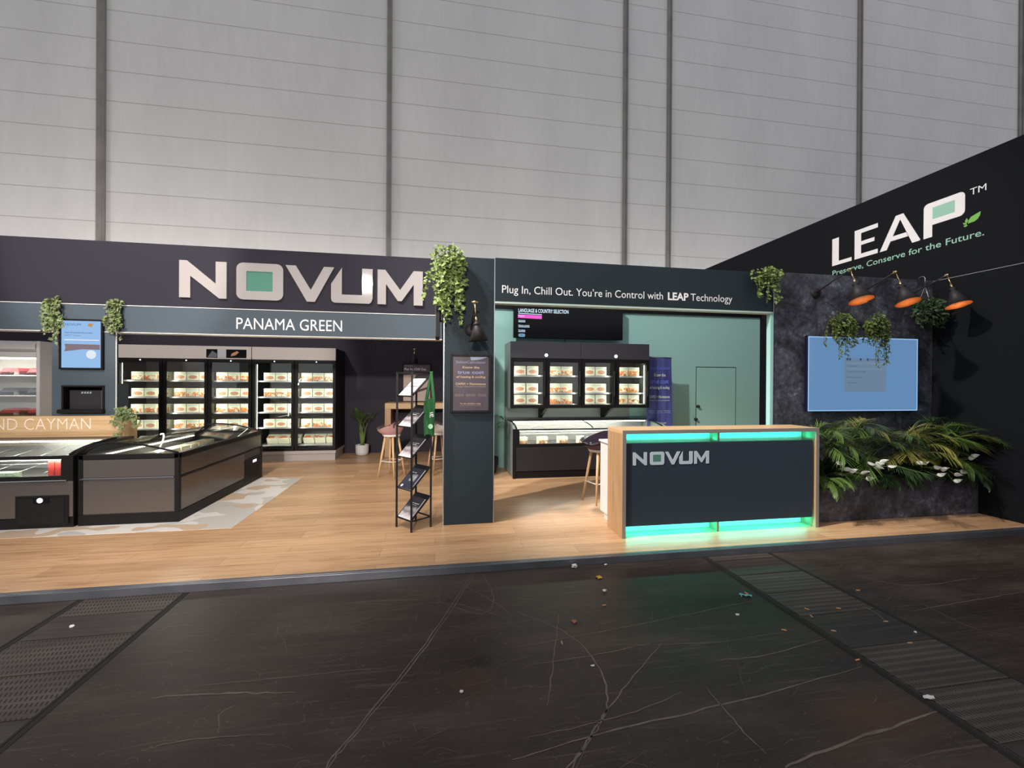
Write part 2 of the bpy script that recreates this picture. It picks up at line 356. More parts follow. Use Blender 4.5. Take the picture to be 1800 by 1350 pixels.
# ------------------------------------------------------------------ geometry helpers
class MB:
    def __init__(s): s.bm = bmesh.new(); s.mi = 0
    def _set(s, faces):
        for f in faces: f.material_index = s.mi
    def box(s, x0, x1, y0, y1, z0, z1, bev=0, seg=1):
        x0, x1 = min(x0, x1), max(x0, x1); y0, y1 = min(y0, y1), max(y0, y1); z0, z1 = min(z0, z1), max(z0, z1)
        r = bmesh.ops.create_cube(s.bm, size=1)
        vs_ = r['verts']
        for v in vs_:
            v.co = Vector(((x0+x1)/2+v.co.x*(x1-x0), (y0+y1)/2+v.co.y*(y1-y0), (z0+z1)/2+v.co.z*(z1-z0)))
        fs = {f for v in vs_ for f in v.link_faces}; s._set(fs)
        if bev:
            es = list({e for v in vs_ for e in v.link_edges})
            rr = bmesh.ops.bevel(s.bm, geom=es, offset=min(bev, .45*min(x1-x0, y1-y0, z1-z0)), segments=seg, affect='EDGES', profile=.5)
            s._set(rr['faces'])
        return s
    def poly(s, pts):
        f = s.bm.faces.new([s.bm.verts.new(p) for p in pts]); f.material_index = s.mi; return f
    def prism(s, pts, vec):
        """extrude a planar outline (3-D points) along vec"""
        a = [s.bm.verts.new(p) for p in pts]; vec = Vector(vec); b_ = [s.bm.verts.new(Vector(p)+vec) for p in pts]
        n = len(pts); fs = []
        for poly in (a[::-1], b_):
            fs.append(s.bm.faces.new(poly))
        for i in range(n):
            fs.append(s.bm.faces.new((a[i], a[(i+1) % n], b_[(i+1) % n], b_[i])))
        s._set(fs); return s
    def tube(s, path, rad, seg=8, caps=True):
        path = [Vector(p) for p in path]; n = len(path)
        rads = rad if isinstance(rad, (list, tuple)) else [rad]*n
        rings = []; ref = None
        for i, p in enumerate(path):
            t = (path[min(i+1, n-1)]-path[max(i-1, 0)])
            if t.length < 1e-9: t = Vector((0, 0, 1))
            t.normalize()
            if ref is None: ref = t.orthogonal().normalized()
            a = (ref-t*ref.dot(t))
            a = a.normalized() if a.length > 1e-6 else t.orthogonal().normalized()
            ref = a; c = t.cross(a)
            rings.append([s.bm.verts.new(p+(a*math.cos(2*PI*k/seg)+c*math.sin(2*PI*k/seg))*rads[i]) for k in range(seg)])
        for i in range(n-1):
            for k in range(seg):
                f = s.bm.faces.new((rings[i][k], rings[i][(k+1) % seg], rings[i+1][(k+1) % seg], rings[i+1][k])); f.smooth = seg > 4; f.material_index = s.mi
        if caps:
            for rg in (rings[0][::-1], rings[-1]):
                f = s.bm.faces.new(rg); f.material_index = s.mi
        return s
    def lathe(s, prof, center=(0, 0, 0), seg=24, mtx=None, ripple=None):
        c = Vector(center); rings = []
        for (r, z) in prof:
            ring = []
            for k in range(seg):
                a = 2*PI*k/seg; rr = r*(1+(ripple(a) if ripple else 0))
                p = Vector((rr*math.cos(a), rr*math.sin(a), z))
                if mtx: p = mtx @ p
                ring.append(s.bm.verts.new(p+c))
            rings.append(ring)
        for i in range(len(rings)-1):
            for k in range(seg):
                f = s.bm.faces.new((rings[i][k], rings[i][(k+1) % seg], rings[i+1][(k+1) % seg], rings[i+1][k])); f.smooth = True; f.material_index = s.mi
        for rg, rr in ((rings[0][::-1], prof[0][0]), (rings[-1], prof[-1][0])):
            if rr > 1e-5:
                f = s.bm.faces.new(rg); f.material_index = s.mi
        return s
    def grid(s, fn, nu, nv, smooth=True):
        vv = [[s.bm.verts.new(fn(i/nu, j/nv)) for j in range(nv+1)] for i in range(nu+1)]
        for i in range(nu):
            for j in range(nv):
                f = s.bm.faces.new((vv[i][j], vv[i+1][j], vv[i+1][j+1], vv[i][j+1])); f.smooth = smooth; f.material_index = s.mi
        return s
    def build(s, name, mats, parent=None, fix=True):
        me = bpy.data.meshes.new(name)
        if fix:
            bmesh.ops.recalc_face_normals(s.bm, faces=s.bm.faces)
        s.bm.to_mesh(me); s.bm.free()
        for x in (mats if isinstance(mats, (list, tuple)) else [mats]): me.materials.append(x)
        return place(name, me, parent)
def origin_of(o):
    p = Vector((0, 0, 0))
    while o is not None: p = p+o.location; o = o.parent
    return p
def place(name, me, parent=None):
    o = bpy.data.objects.new(name, me); COL.objects.link(o)
    if parent is not None:
        me.transform(Matrix.Translation(-origin_of(parent))); o.parent = parent
    return o
def tag(o, label, cat, group=None):
    o['label'] = label; o['category'] = cat
    if group: o['group'] = group
    return o
def thing(name, label, cat, loc=(0, 0, 0), group=None):
    o = bpy.data.objects.new(name, None); COL.objects.link(o); o.location = loc; o.empty_display_size = .1
    return tag(o, label, cat, group)
def struct(o, label=None):
    o['kind'] = 'structure'
    if label: o['label'] = label
    return o
def center_origin(o):
    """move a one-mesh thing's origin to its base centre"""
    c = [v.co for v in o.data.vertices]
    lo = Vector((min(v.x for v in c), min(v.y for v in c), min(v.z for v in c))); hi = Vector((max(v.x for v in c), max(v.y for v in c), max(v.z for v in c)))
    p = Vector(((lo.x+hi.x)/2, (lo.y+hi.y)/2, lo.z)); o.data.transform(Matrix.Translation(-p)); o.location = p
    return o
def copy_tree(root, loc, label=None, rotz=None, name=None):
    r = root.copy(); COL.objects.link(r); r.location = loc
    if rotz is not None: r.rotation_euler = (0, 0, rotz)
    if label: r['label'] = label
    for ch in list(root.children):
        c = ch.copy(); COL.objects.link(c); c.parent = r
        for g in list(ch.children):
            d = g.copy(); COL.objects.link(d); d.parent = c
    return r
def box(name, m, x0, x1, y0, y1, z0, z1, parent=None, bev=.004, seg=1):
    return MB().box(x0, x1, y0, y1, z0, z1, bev, seg).build(name, m, parent)
def text_mesh(s, bold=0.0, extrude=0.0):
    cu = bpy.data.curves.new('lettering', 'FONT'); cu.body = s; cu.size = 1; cu.offset = bold; cu.extrude = extrude; cu.resolution_u = 3
    ob = bpy.data.objects.new('lettering', cu); COL.objects.link(ob)
    dg = bpy.context.evaluated_depsgraph_get(); dg.update()
    me = bpy.data.meshes.new_from_object(ob.evaluated_get(dg))
    bpy.data.objects.remove(ob); bpy.data.curves.remove(cu)
    return me
CAPH = None
def text(s, m, x0, x1, z, cap, y, parent, name='lettering', bold=0.0, face='y', desc_ref=None):
    """text from x0 to x1 (or centred when x1 is None) with baseline z and cap height cap, on plane y facing -Y (face 'y') or plane x facing -X (face 'x', x0/x1 are then -Y)"""
    global CAPH
    if CAPH is None:
        h = text_mesh('H'); CAPH = max(v.co.y for v in h.vertices); bpy.data.meshes.remove(h)
    me = text_mesh(s, bold)
    lo = min(v.co.x for v in me.vertices); hi = max(v.co.x for v in me.vertices)
    sy = cap/CAPH; sx = (x1-x0)/(hi-lo)
    for v in me.vertices:
        X = x0+(v.co.x-lo)*sx; Z = z+v.co.y*sy
        v.co = (X, y, Z) if face == 'y' else (y, -X, Z)
    me.materials.append(m)
    return place(name, me, parent)
def plate(name, m, pts, parent, d=.002, face='y', at=0.0):
    """thin plate from a 2-D outline standing on a wall plane"""
    mb = MB()
    if face == 'y': mb.prism([(p[0], at, p[1]) for p in pts], (0, -d, 0))
    else: mb.prism([(at, -p[0], p[1]) for p in pts], (-d, 0, 0))
    return mb.build(name, m, parent)
def ring_plate(mb, outer, inner, at, d, face='y'):
    """plate with one hole; outlines have the same number of points"""
    def P(p, dd): return Vector((p[0], at-dd, p[1])) if face == 'y' else Vector((at-dd, -p[0], p[1]))
    n = len(outer)
    o0 = [mb.bm.verts.new(P(p, 0)) for p in outer]; o1 = [mb.bm.verts.new(P(p, d)) for p in outer]
    i0 = [mb.bm.verts.new(P(p, 0)) for p in inner]; i1 = [mb.bm.verts.new(P(p, d)) for p in inner]
    for k in range(n):
        j = (k+1) % n
        for q in ((o1[k], o1[j], i1[j], i1[k]), (o0[j], o0[k], i0[k], i0[j]), (o0[k], o0[j], o1[j], o1[k]), (i0[j], i0[k], i1[k], i1[j])):
            mb.bm.faces.new(q).material_index = mb.mi
    return mb
def rrect(x0, x1, z0, z1, r, n=5):
    out = []
    for cx, cz, a0 in ((x1-r, z1-r, 0), (x0+r, z1-r, 90), (x0+r, z0+r, 180), (x1-r, z0+r, 270)):
        for k in range(n+1):
            a = R(a0+90*k/n); out.append((cx+r*math.cos(a), cz+r*math.sin(a)))
    return out
def frame_mb(mb, x0, x1, z0, z1, wd, y0, y1, bev=.003):
    mb.box(x0, x0+wd, y0, y1, z0, z1, bev); mb.box(x1-wd, x1, y0, y1, z0, z1, bev)
    mb.box(x0+wd, x1-wd, y0, y1, z1-wd, z1, bev); mb.box(x0+wd, x1-wd, y0, y1, z0, z0+wd, bev); return mb
LOGO = {
 'N': [(0, 0), (0, 1), (.185, 1), (.89, .4), (.89, 1), (1.16, 1), (1.16, 0), (.977, 0), (.268, .588), (.268, 0)],
 'V': [(2.656, 1), (2.925, 1), (3.32, .333), (3.668, 1), (3.944, 1), (3.43, 0), (3.22, 0)],
 'U': [(4.152, 1.0), (4.152, .239), (4.702, .239), (4.702, 1), (4.995, 1), (4.995, .15), (4.96, .05), (4.9, 0), (3.95, 0), (3.885, .04), (3.862, .11), (3.862, .535)],
 'M': [(5.131, 1.0), (5.346, 1.0), (5.764, .433), (6.145, 1.0), (6.41, 1.0), (6.41, 0), (6.15, 0), (6.148, .603), (5.811, .11), (5.7, .11), (5.367, .591), (5.367, 0), (5.131, 0)]}
def logo(x, z, h, at, depth, m, msq, parent):
    S = lambda p: (x+p[0]*h, z+p[1]*h)
    for ch in 'NVUM':
        plate('letter', m, [S(p) for p in LOGO[ch]], parent, depth, 'y', at)
    o = [S(p) for p in rrect(1.405, 2.597, 0, 1.01, .17, 5)]
    i = [S(p) for p in rrect(1.658, 2.326, .24, .78, .004, 5)]
    ring_plate(MB(), o, i, at, depth).build('letter', m, parent)
    plate('square', msq, [S(p) for p in ((1.658, .24), (2.326, .24), (2.326, .78), (1.658, .78))], parent, depth*.6, 'y', at)
rnd = random.Random(7)
PT = .06   # platform top
# ------------------------------------------------------------------ the setting
struct(box('floor', M['mastic'], -16, 30, -9, 14, -.1, 0, bev=0))
hall = struct(box('wall_back', M['hallwall'], -18, 44, 14, 14.3, 0, 26, bev=0))
for k, (x, wd) in enumerate(((-9.17, .22), (-1.44, .15), (6.26, .15), (7.86, .14), (15.55, .15), (23.2, .17))):
    t = MB().box(x-wd/2, x+wd/2, 13.94, 14, 0, 26, .01)
    t.box(x+wd/2-.03, x+wd/2, 13.90, 13.94, 0, 26, 0)
    struct(t.build('trim_%d' % (k+1), M['hallpost']))
# raised stand floor with its aluminium edge
plat = struct(box('floor_platform', M['plank'], -9, 6.45, 3.70, 10.4, .001, PT, bev=0))
e = MB().box(-9, 6.45, 3.675, 3.70, 0, PT+.002, .002); e.box(-9, 6.45, 3.70, 3.735, PT, PT+.003, .001)
struct(e.build('trim_7', M['alugrey']))
rug = MB().box(-8.5, -2.09, 5.02, 7.58, PT, PT+.003, 0).build('floor_graphic', M['rug']); struct(rug)
# service ducts in the hall floor
def duct(n, x0, x1, y1):
    mb = MB(); mb.mi = 1; y = -3.0; k = 0
    r_ = random.Random(n)
    while y < y1-.05:
        L = .26+.1*r_.random()
        mb.mi = 0 if k % 3 != 1 else 1
        mb.box(x0+.03, x1-.03, y, min(y+L, y1), 0, .0035, .001)
        y += L+.012; k += 1
    o = mb.build('floor_duct_cover', [M['grate'], M['cover']]); struct(o)
    s = MB()
    for x in (x0, x1): s.box(x-.014, x+.014, -3, y1, 0, .0018, 0); s.box(x-.03, x-.018, -3, y1, 0, .0026, 0)
    struct(s.build('floor_joint', M['seam']))
duct(1, -2.52, -1.83, 3.67); duct(2, 2.45, 3.12, 3.67)
# scratches and stains of the old hall floor, thin worn-in marks
def ribbon(mb, pts, wd, z=.0012):
    pts = [Vector((p[0], p[1], z)) for p in pts]
    L_, R_ = [], []
    for i, p in enumerate(pts):
        t = pts[min(i+1, len(pts)-1)]-pts[max(i-1, 0)]; n = Vector((-t.y, t.x, 0)).normalized()
        ww = .75*wd*(.35+.65*math.sin(PI*(i+.5)/len(pts)))*(.7+.6*rnd.random())
        L_.append(mb.bm.verts.new(p+n*ww/2)); R_.append(mb.bm.verts.new(p-n*ww/2))
    for i in range(len(pts)-1):
        mb.bm.faces.new((L_[i], R_[i], R_[i+1], L_[i+1]))
def arc(p0, p1, sag, n=22):
    p0 = Vector((*p0, 0)); p1 = Vector((*p1, 0)); d = p1-p0; nn = Vector((-d.y, d.x, 0)).normalized()
    return [p0+d*t+nn*sag*4*t*(1-t)+Vector((rnd.gauss(0, .003), rnd.gauss(0, .003), 0)) for t in [i/n for i in range(n+1)]]
sm = MB()
SCR = [(.011, [(.57, 3.0), (.84, 2.68), (.91, 2.35), (.87, 2.11), (.76, 1.94), (.55, 1.75), (.3, 1.6)]), (.010, [(1.46, 2.56), (1.11, 2.27), (.84, 2.03), (.71, 1.9), (.56, 1.74), (.4, 1.55)]), (.007, [(.84, 2.91), (.68, 2.44), (.55, 2.1)]),
 (.007, [(.46, 2.59), (1.32, 2.71), (2.46, 2.9)]), (.008, [(.51, 2.42), (.95, 2.45), (1.4, 2.52)]), (.012, [(.33, 1.82), (.82, 1.9), (1.41, 1.96), (2.38, 2.1)]), (.009, [(1.61, 2.29), (1.9, 2.28), (2.42, 2.37)]), (.008, [(1.41, 2.12), (1.4, 1.87), (1.41, 1.67)]),
 (.018, [(1.44, 1.6), (1.86, 1.67), (2.43, 1.75)]), (.009, [(-.46, 1.6), (-.44, 1.91), (-.35, 2.1), (-.01, 2.82), (.31, 3.68)]), (.008, [(-.45, 1.6), (-.425, 1.91), (-.33, 2.1), (.0, 2.8), (.34, 3.69)]), (.013, [(-1.4, 2.48), (-1.04, 2.45), (-.7, 2.4)]), (.006, [(-1.29, 2.54), (-.73, 2.53), (-.2, 2.53)]),
 (.008, [(.01, 3.26), (.3, 3.01), (.43, 3.19), (.4, 3.63)]), (.007, [(-.66, 3.32), (-.34, 3.31), (-.01, 3.26)]), (.006, [(.52, 2.94), (.43, 3.15), (.16, 3.56)]), (.005, [(-.48, 3.17), (.07, 3.21), (.51, 2.9)]), (.006, [(-.95, 2.17), (-1.01, 2.3), (-.96, 2.36)]), (.007, [(-1.24, 2.13), (-1.08, 2.16), (-.71, 2.13)]),
 (.006, [(1.08, 2.52), (1.68, 2.45), (2.3, 2.48)]), (.006, [(.39, 1.92), (.91, 1.98), (1.27, 2.08)]), (.007, [(3.3, 2.56), (3.76, 2.6), (4.5, 2.66)]), (.007, [(3.47, 3.14), (3.72, 2.89), (4.45, 2.92)]), (.007, [(3.51, 2.64), (3.48, 2.34), (3.65, 2.18)])]
def smooth(P, n=8):
    P = [Vector((*p, 0)) for p in P]; out = []
    for i in range(len(P)-1):
        a_, b_, c_, d_ = P[max(i-1, 0)], P[i], P[i+1], P[min(i+2, len(P)-1)]
        for k in range(n):
            q = k/n; out.append(.5*((2*b_)+(c_-a_)*q+(2*a_-5*b_+4*c_-d_)*q*q+(3*b_-a_-3*c_+d_)*q**3)+Vector((rnd.gauss(0, .003), rnd.gauss(0, .003), 0)))
    return out+[P[-1]]
for wd, P_ in SCR: ribbon(sm, smooth(P_), wd*1.05)
for k in range(900):
    x, y = rnd.uniform(-1.8, 5.8), 1.5+2.15*rnd.random(); a = rnd.choice((rnd.gauss(.1, .25), rnd.gauss(.1, .25), rnd.uniform(0, 3))); L = .02+.3*rnd.random()**4
    ribbon(sm, arc((x, y), (x+L*math.cos(a), y+L*math.sin(a)), rnd.gauss(0, .02), 6), .0026, .0011)
o = sm.build('floor_scratches', M['scratch'], fix=False); struct(o)
def blot(mb, cx, cy, rx, ry, z, seed):
    r_ = random.Random(seed); n = 22
    c = mb.bm.verts.new((cx, cy, z)); vs_ = [mb.bm.verts.new((cx+rx*math.cos(2*PI*k/n)*(.75+.4*r_.random()), cy+ry*math.sin(2*PI*k/n)*(.75+.4*r_.random()), z)) for k in range(n)]
    for k in range(n): mb.bm.faces.new((c, vs_[k], vs_[(k+1) % n]))
# fascias, columns and walls of the stand
XL, XR = -9.0, 6.45
w1 = struct(box('wall_front_fascia', M['novumwall'], XL, .02, 6.40, 6.62, 2.567, 3.375, bev=.003))
w2 = struct(box('wall_front_strip', M['stripwall'], XL, .09, 6.402, 6.6, 2.222, 2.556, bev=.003))
struct(box('trim_8', M['white_edge'], XL, .09, 6.396, 6.6, 2.557, 2.566, bev=0))
struct(box('trim_9', M['white_edge'], XL, .09, 6.397, 6.6, 2.212, 2.221, bev=0))
text('PANAMA GREEN', M['letterprint'], -2.62, -1.28, 2.297, .15, 6.3995, w2)
w3 = MB()
w3.box(-4.73, -4.62, 6.402, 6.45, PT, 2.212); w3.box(-4.15, -4.03, 6.402, 6.45, PT, 2.212); w3.box(-4.62, -4.15, 6.402, 6.45, 1.535, 2.212); w3.box(-4.62, -4.15, 6.402, 6.45, PT, 1.18)
w3.box(-4.66, -4.11, 6.75, 6.77, 1.15, 1.56); w3.box(-4.66, -4.11, 6.45, 6.75, 1.536, 1.56); w3.box(-4.66, -4.11, 6.45, 6.75, 1.15, 1.179); w3.box(-4.66, -4.622, 6.45, 6.75, 1.179, 1.536); w3.box(-4.148, -4.11, 6.45, 6.75, 1.179, 1.536)
struct(w3.build('column_with_niche', M['stripwall']))
struct(box('trim_10', M['white_edge'], -4.03, -4.02, 6.40, 6.41, PT, 2.212, bev=0))
column = struct(box('column_front', M['colwall'], .092, .628, 4.77, 5.32, PT, 2.955, bev=.002))
struct(MB().box(.082, .092, 4.768, 4.80, PT, 2.957).box(.628, .636, 4.766, 4.79, PT, 2.957).build('trim_11', M['alu']))
w4 = struct(box('wall_front_header', M['colwall'], .636, 4.05, 4.74, 4.84, 2.482, 2.957, bev=.002))
struct(MB().box(.636, 4.05, 4.735, 4.84, 2.462, 2.482).build('trim_12', M['teal_edge']))
for s_, x0, x1, bd in (('Plug In, Chill Out. You\u2019re in Control with', .71, 2.605, 0), ('LEAP', 2.667, 2.93, .03), ('Technology', 2.957, 3.503, 0)):
    text(s_, M['letterprint'], x0, x1, 2.578, .083, 4.7385, w4, bold=bd)
struct(box('wall_front_stone', M['stone'], 4.07, 6.45, 4.75, 4.81, PT, 2.975, bev=.003))
struct(box('trim_13', M['tealwall'], 4.03, 4.07, 4.745, 4.81, PT, 2.482, bev=0))
struct(box('trim_14', M['alu'], 4.066, 4.073, 4.743, 4.75, PT, 2.97, bev=0))
wr = struct(MB().box(6.45, 6.62, 2.6, 11.2, PT*0, 4.40).build('wall_right', M['leapwall']))
struct(MB().box(6.446, 6.45, 2.6, 4.75, 2.962, 2.969).build('trim_15', M['alu']))  # bright metal strip put in for the highlight along the wall's panel joint
struct(box('wall_rear_left', M['darkwall'], XL, .45, 9.97, 10.12, PT, 2.955, bev=0))
struct(box('wall_partition', M['darkwall'], .31, .45, 6.62, 9.97, PT, 2.955, bev=0))
wt = struct(box('wall_rear_right', M['tealwall'], .45, 6.45, 7.88, 8.0, PT, 2.945, bev=0))
struct(box('wall_rear_cap', M['black'], .45, 6.45, 7.84, 8.0, 2.945, 3.12, bev=0))
d = MB().box(5.055, 5.90, 7.866, 7.88, PT+.01, 1.925, .002).build('door_1', M['tealdoor']); struct(d)
mb = MB(); mb.box(5.043, 5.052, 7.874, 7.88, PT, 1.935); mb.box(5.903, 5.912, 7.874, 7.88, PT, 1.935); mb.box(5.043, 5.912, 7.87, 7.88, 1.928, 1.94)
mb.build('door_gap', M['black'], d)
for z in (1.16, .91):
    MB().lathe([(0, -.045), (.022, -.045), (.03, -.03), (.016, -.012), (.016, 0), (.03, .0)], (5.075 if z > 1 else 5.03, 7.866, z), 16, Matrix.Rotation(R(-90), 3, 'X')).build('door_knob', M['blackm'], d)
# writing on the tall black wall
H_ = .4416
S = lambda p: (-6.244+p[0]*H_, 3.556+p[1]*H_)
AX = 6.4495
plate('letter', M['letterprint'], [S(p) for p in ((0, 0), (0, 1), (.27, 1), (.27, .13), (.775, .13), (.775, 0))], wr, .004, 'x', AX)
plate('letter', M['letterprint'], [S(p) for p in ((.89, 0), (.89, 1.005), (1.715, 1.005), (1.715, .86), (1.128, .86), (1.128, .575), (1.6, .575), (1.6, .445), (1.128, .445), (1.128, .145), (1.715, .145), (1.715, 0))], wr, .004, 'x', AX)
mb = MB()
for pts in (((1.786, 0), (2.299, 1.02), (2.437, 1.02), (2.437, .86), (2.017, 0)), ((2.437, .86), (2.437, 1.02), (2.53, 1.02), (3.03, .03), (3.01, 0), (2.80, 0)), ((2.13, .246), (2.20, .39), (2.62, .39), (2.68, .246))):
    mb.prism([(AX, -S(p)[0], S(p)[1]) for p in pts], (-.004-.0002*len(pts), 0, 0))
mb.build('letter', M['letterprint'], wr)
mb = ring_plate(MB(), [S(p) for p in rrect(3.122, 4.178, .355, 1.03, .13, 5)], [S(p) for p in rrect(3.363, 3.937, .52, .868, .004, 5)], AX, .004, 'x')
mb.prism([(AX, -S(p)[0], S(p)[1]) for p in ((3.122, .0), (3.122, .6), (3.357, .52), (3.357, 0))], (-.0045, 0, 0)); mb.build('letter', M['letterprint'], wr)
plate('square', M['mintprint'], [S(p) for p in ((3.363, .52), (3.937, .52), (3.937, .868), (3.363, .868))], wr, .003, 'x', AX)
text('TM', M['letterprint'], S((4.292, 0))[0], S((4.66, 0))[0], S((0, .84))[1], .18*H_, AX-.002, wr, face='x')
text('Preserve, Conserve for the Future.', M['mintprint'], S((.015, 0))[0], S((4.62, 0))[0], S((0, -.365))[1], .185*H_, AX-.002, wr, face='x', bold=.006)
for pts in (((4.25, .075), (4.26, .16), (4.32, .24), (4.42, .275), (4.54, .315), (4.53, .22), (4.48, .13), (4.40, .085)), ((4.20, .10), (4.18, .17), (4.22, .24), (4.25, .18), (4.24, .11)), ((4.13, .13), (4.20, .12), (4.23, .06), (4.15, .08)), ((4.14, .04), (4.20, .06), (4.25, .03), (4.19, .0))):
    plate('leaf_mark', M['greenprint'], [S(p) for p in pts], wr, .003, 'x', AX)
# ------------------------------------------------------------------ big logo letters on the fascia
t = thing('logo_sign', 'big white acrylic letter sign with mint square on the charcoal fascia', 'sign', (-1.74, 6.40, 2.69))
logo(-3.291, 2.688, .4846, 6.3995, .03, M['letter'], M['mint'], t)

# ------------------------------------------------------------------ plants
def leaf_fan(bm, p, d, side, nrm, size, shape, mi=0):
    """one flat folded leaf: outline in (along, across)"""
    vs_ = [bm.verts.new(p+d*(a*size)+side*(c*size)+nrm*(abs(c)*size*.35)) for a, c in shape]
    try:
        f = bm.faces.new(vs_); f.material_index = mi
    except ValueError: pass
IVY = ((0, 0), (.1, .35), (.35, .28), (.45, .5), (.62, .2), (1, 0), (.62, -.2), (.45, -.5), (.35, -.28), (.1, -.35))
OVAL = ((0, 0), (.25, .22), (.6, .2), (1, 0), (.6, -.2), (.25, -.22))
def rvec(r_): return Vector((r_.gauss(0, 1), r_.gauss(0, 1), r_.gauss(0, 1))).normalized()
def trailing(name, label, loc, blob, strands, seed, m, group=None, size=.05, nblob=120, shape=IVY, dens=.018, cat='plant', front=True):
    """hanging plant: a leafy head (ellipsoid radii blob around loc) and hanging strands [(dx,dy,dz,length)]"""
    r_ = random.Random(seed); t = thing(name, label, cat, loc, group)
    L_ = Vector(loc); fo = MB(); vi = MB()
    def leaf(p, outward):
        d = (rvec(r_)+outward*.9+Vector((0, -.3, -.5))).normalized(); n = (rvec(r_)*.6+Vector((0, -1, .35))).normalized()
        s_ = d.cross(n)
        if s_.length < 1e-3: return
        s_.normalize(); leaf_fan(fo.bm, p, d, s_, n, size*(.6+.7*r_.random()), shape)
    for k in range(nblob):
        q = rvec(r_); rr = r_.random()**.4
        p = L_+Vector((q.x*blob[0]*rr, -abs(q.y)*blob[1]*rr if front else q.y*blob[1]*rr, q.z*blob[2]*rr)); leaf(p, Vector((q.x, -abs(q.y), q.z*.5)))
    for (dx, dy, dz, ln) in strands:
        p = L_+Vector((dx, dy, dz)); path = [L_+Vector((dx*.3, dy*.3, 0)), p.copy()]; dist = 0; drift = Vector((r_.gauss(0, .12), r_.gauss(0, .05), 0))
        while dist < ln:
            st = dens*(.7+.6*r_.random()); dist += st
            p = p+(Vector((0, 0, -1))+drift+Vector((r_.gauss(0, .25), r_.gauss(0, .1), 0)))*st
            path.append(p.copy()); leaf(p+Vector((r_.gauss(0, .012), -abs(r_.gauss(0, .012)), 0)), Vector((r_.gauss(0, .5), -.6, -.5)))
        vi.tube(path[::3]+[path[-1]], .0022, 4)
    fo.build('foliage', m, t, fix=False); vi.build('vine', M['vine'], t)
    return t
S_ = random.Random(3)
trailing('hanging_ivy', 'bright leafy ivy spilling over the top of the grey column', (.13, 4.72, 2.90), (.18, .16, .17),
    [(S_.uniform(-.15, .17), S_.uniform(-.1, -.02), S_.uniform(-.1, .05), S_.uniform(.15, .5)) for k in range(16)]+[(-.17, -.04, -.05, .5), (-.13, -.04, -.05, .4), (-.2, -.03, -.1, .32), (-.06, -.04, -.1, .55), (-.03, -.05, -.1, .46), (.09, -.05, -.1, .42), (.05, -.03, -.1, .55)], 5, M['ivy'], size=.05, nblob=210)
trailing('hanging_ivy', 'ivy clump over the corner where header panel meets dark stone wall', (3.90, 4.69, 2.90), (.2, .13, .1),
    [(S_.uniform(-.18, .16), -.04, 0, S_.uniform(.1, .3)) for k in range(14)]+[(.18, -.02, .1, .05)], 6, M['ivy'], size=.042, nblob=200)
trailing('hanging_ivy', 'narrow ivy strand on the niche column, on the side of the silver freezer', (-4.68, 6.37, 2.58), (.075, .08, .05), [(S_.uniform(-.07, .07), -.03, 0, S_.uniform(.2, .42)) for k in range(14)]+[(.0, -.03, 0, .5), (-.1, -.03, -.1, .2)], 7, M['ivyd'], 'ivy on the niche column', size=.045, nblob=50)
trailing('hanging_ivy', 'narrow ivy strand on the niche column, on the side of the glass-door freezer row', (-4.0, 6.37, 2.58), (.08, .08, .05), [(S_.uniform(-.07, .07), -.03, 0, S_.uniform(.2, .38)) for k in range(14)]+[(.02, -.03, 0, .42)], 8, M['ivyd'], 'ivy on the niche column', size=.045, nblob=55)
trailing('ivy_plant', 'small ivy on the end of the wooden lettered board', (-3.82, 6.27, 1.19), (.11, .08, .07), [(-.07, -.03, 0, .16), (.0, -.04, 0, .34), (.1, -.03, 0, .14), (.15, -.02, -.03, .1), (-.1, -.02, 0, .1)], 9, M['ivyd'], size=.055, nblob=60)
def wall_planter(x, label, seed, extra):
    t = trailing('wall_planter', label, (x, 4.62, 2.36), (.16, .14, .12), extra+[(S_.uniform(-.15, .15), S_.uniform(-.08, 0), .05, S_.uniform(.16, .34)) for k in range(26)], seed, M['fernlf'], 'planters above the wall screen', size=.042, nblob=330, shape=OVAL, dens=.011)
    MB().lathe([(.07, -.08), (.10, -.05), (.115, .03), (.10, .03), (.09, -.04), (0, -.05)], (x, 4.635, 2.36), 18).build('pot', M['blackm'], t)
    return t
wall_planter(4.87, 'trailing fern planter above the blue wall screen, nearer the grey header', 11, [(-.03, -.03, -.1, .32), (.06, -.03, -.1, .3), (.12, -.02, -.1, .2)])
wall_planter(5.37, 'trailing fern planter above the blue wall screen, nearer the hanging basket', 12, [(.02, -.03, -.1, .42), (.1, -.03, -.1, .3), (.2, -.02, -.1, .4), (.14, -.02, -.1, .35)])
# hanging basket on a hook over the stone wall
t = trailing('hanging_basket', 'dark leafy plant in a hanging basket on a hook in the wall corner', (6.14, 4.58, 2.55), (.19, .15, .17), [(S_.uniform(-.2, .2), S_.uniform(-.1, 0), -.04, S_.uniform(.05, .2)) for k in range(16)], 14, M['palmd'], size=.05, nblob=620, shape=OVAL, front=False)
mb = MB(); mb.tube([(6.15, 4.62, 2.86), (6.15, 4.62, 2.93)]+[(6.15, 4.66+.04*math.cos(a), 2.96+.035*math.sin(a)) for a in (PI, 2.4, 1.6, .8, 0)], .0035, 8); mb.build('hook', M['alu'], t)
mb = MB()
for a in (0, 2.1, 4.2): mb.tube([(6.15, 4.62, 2.86), (6.14+.11*math.cos(a), 4.59+.11*math.sin(a), 2.54)], .0022, 5)
mb.build('cord', M['wire'], t)
MB().lathe([(.05, -.1), (.10, -.07), (.125, .01), (.115, .01), (.09, -.06), (0, -.08)], (6.14, 4.59, 2.53), 18).build('pot', M['blackm'], t)

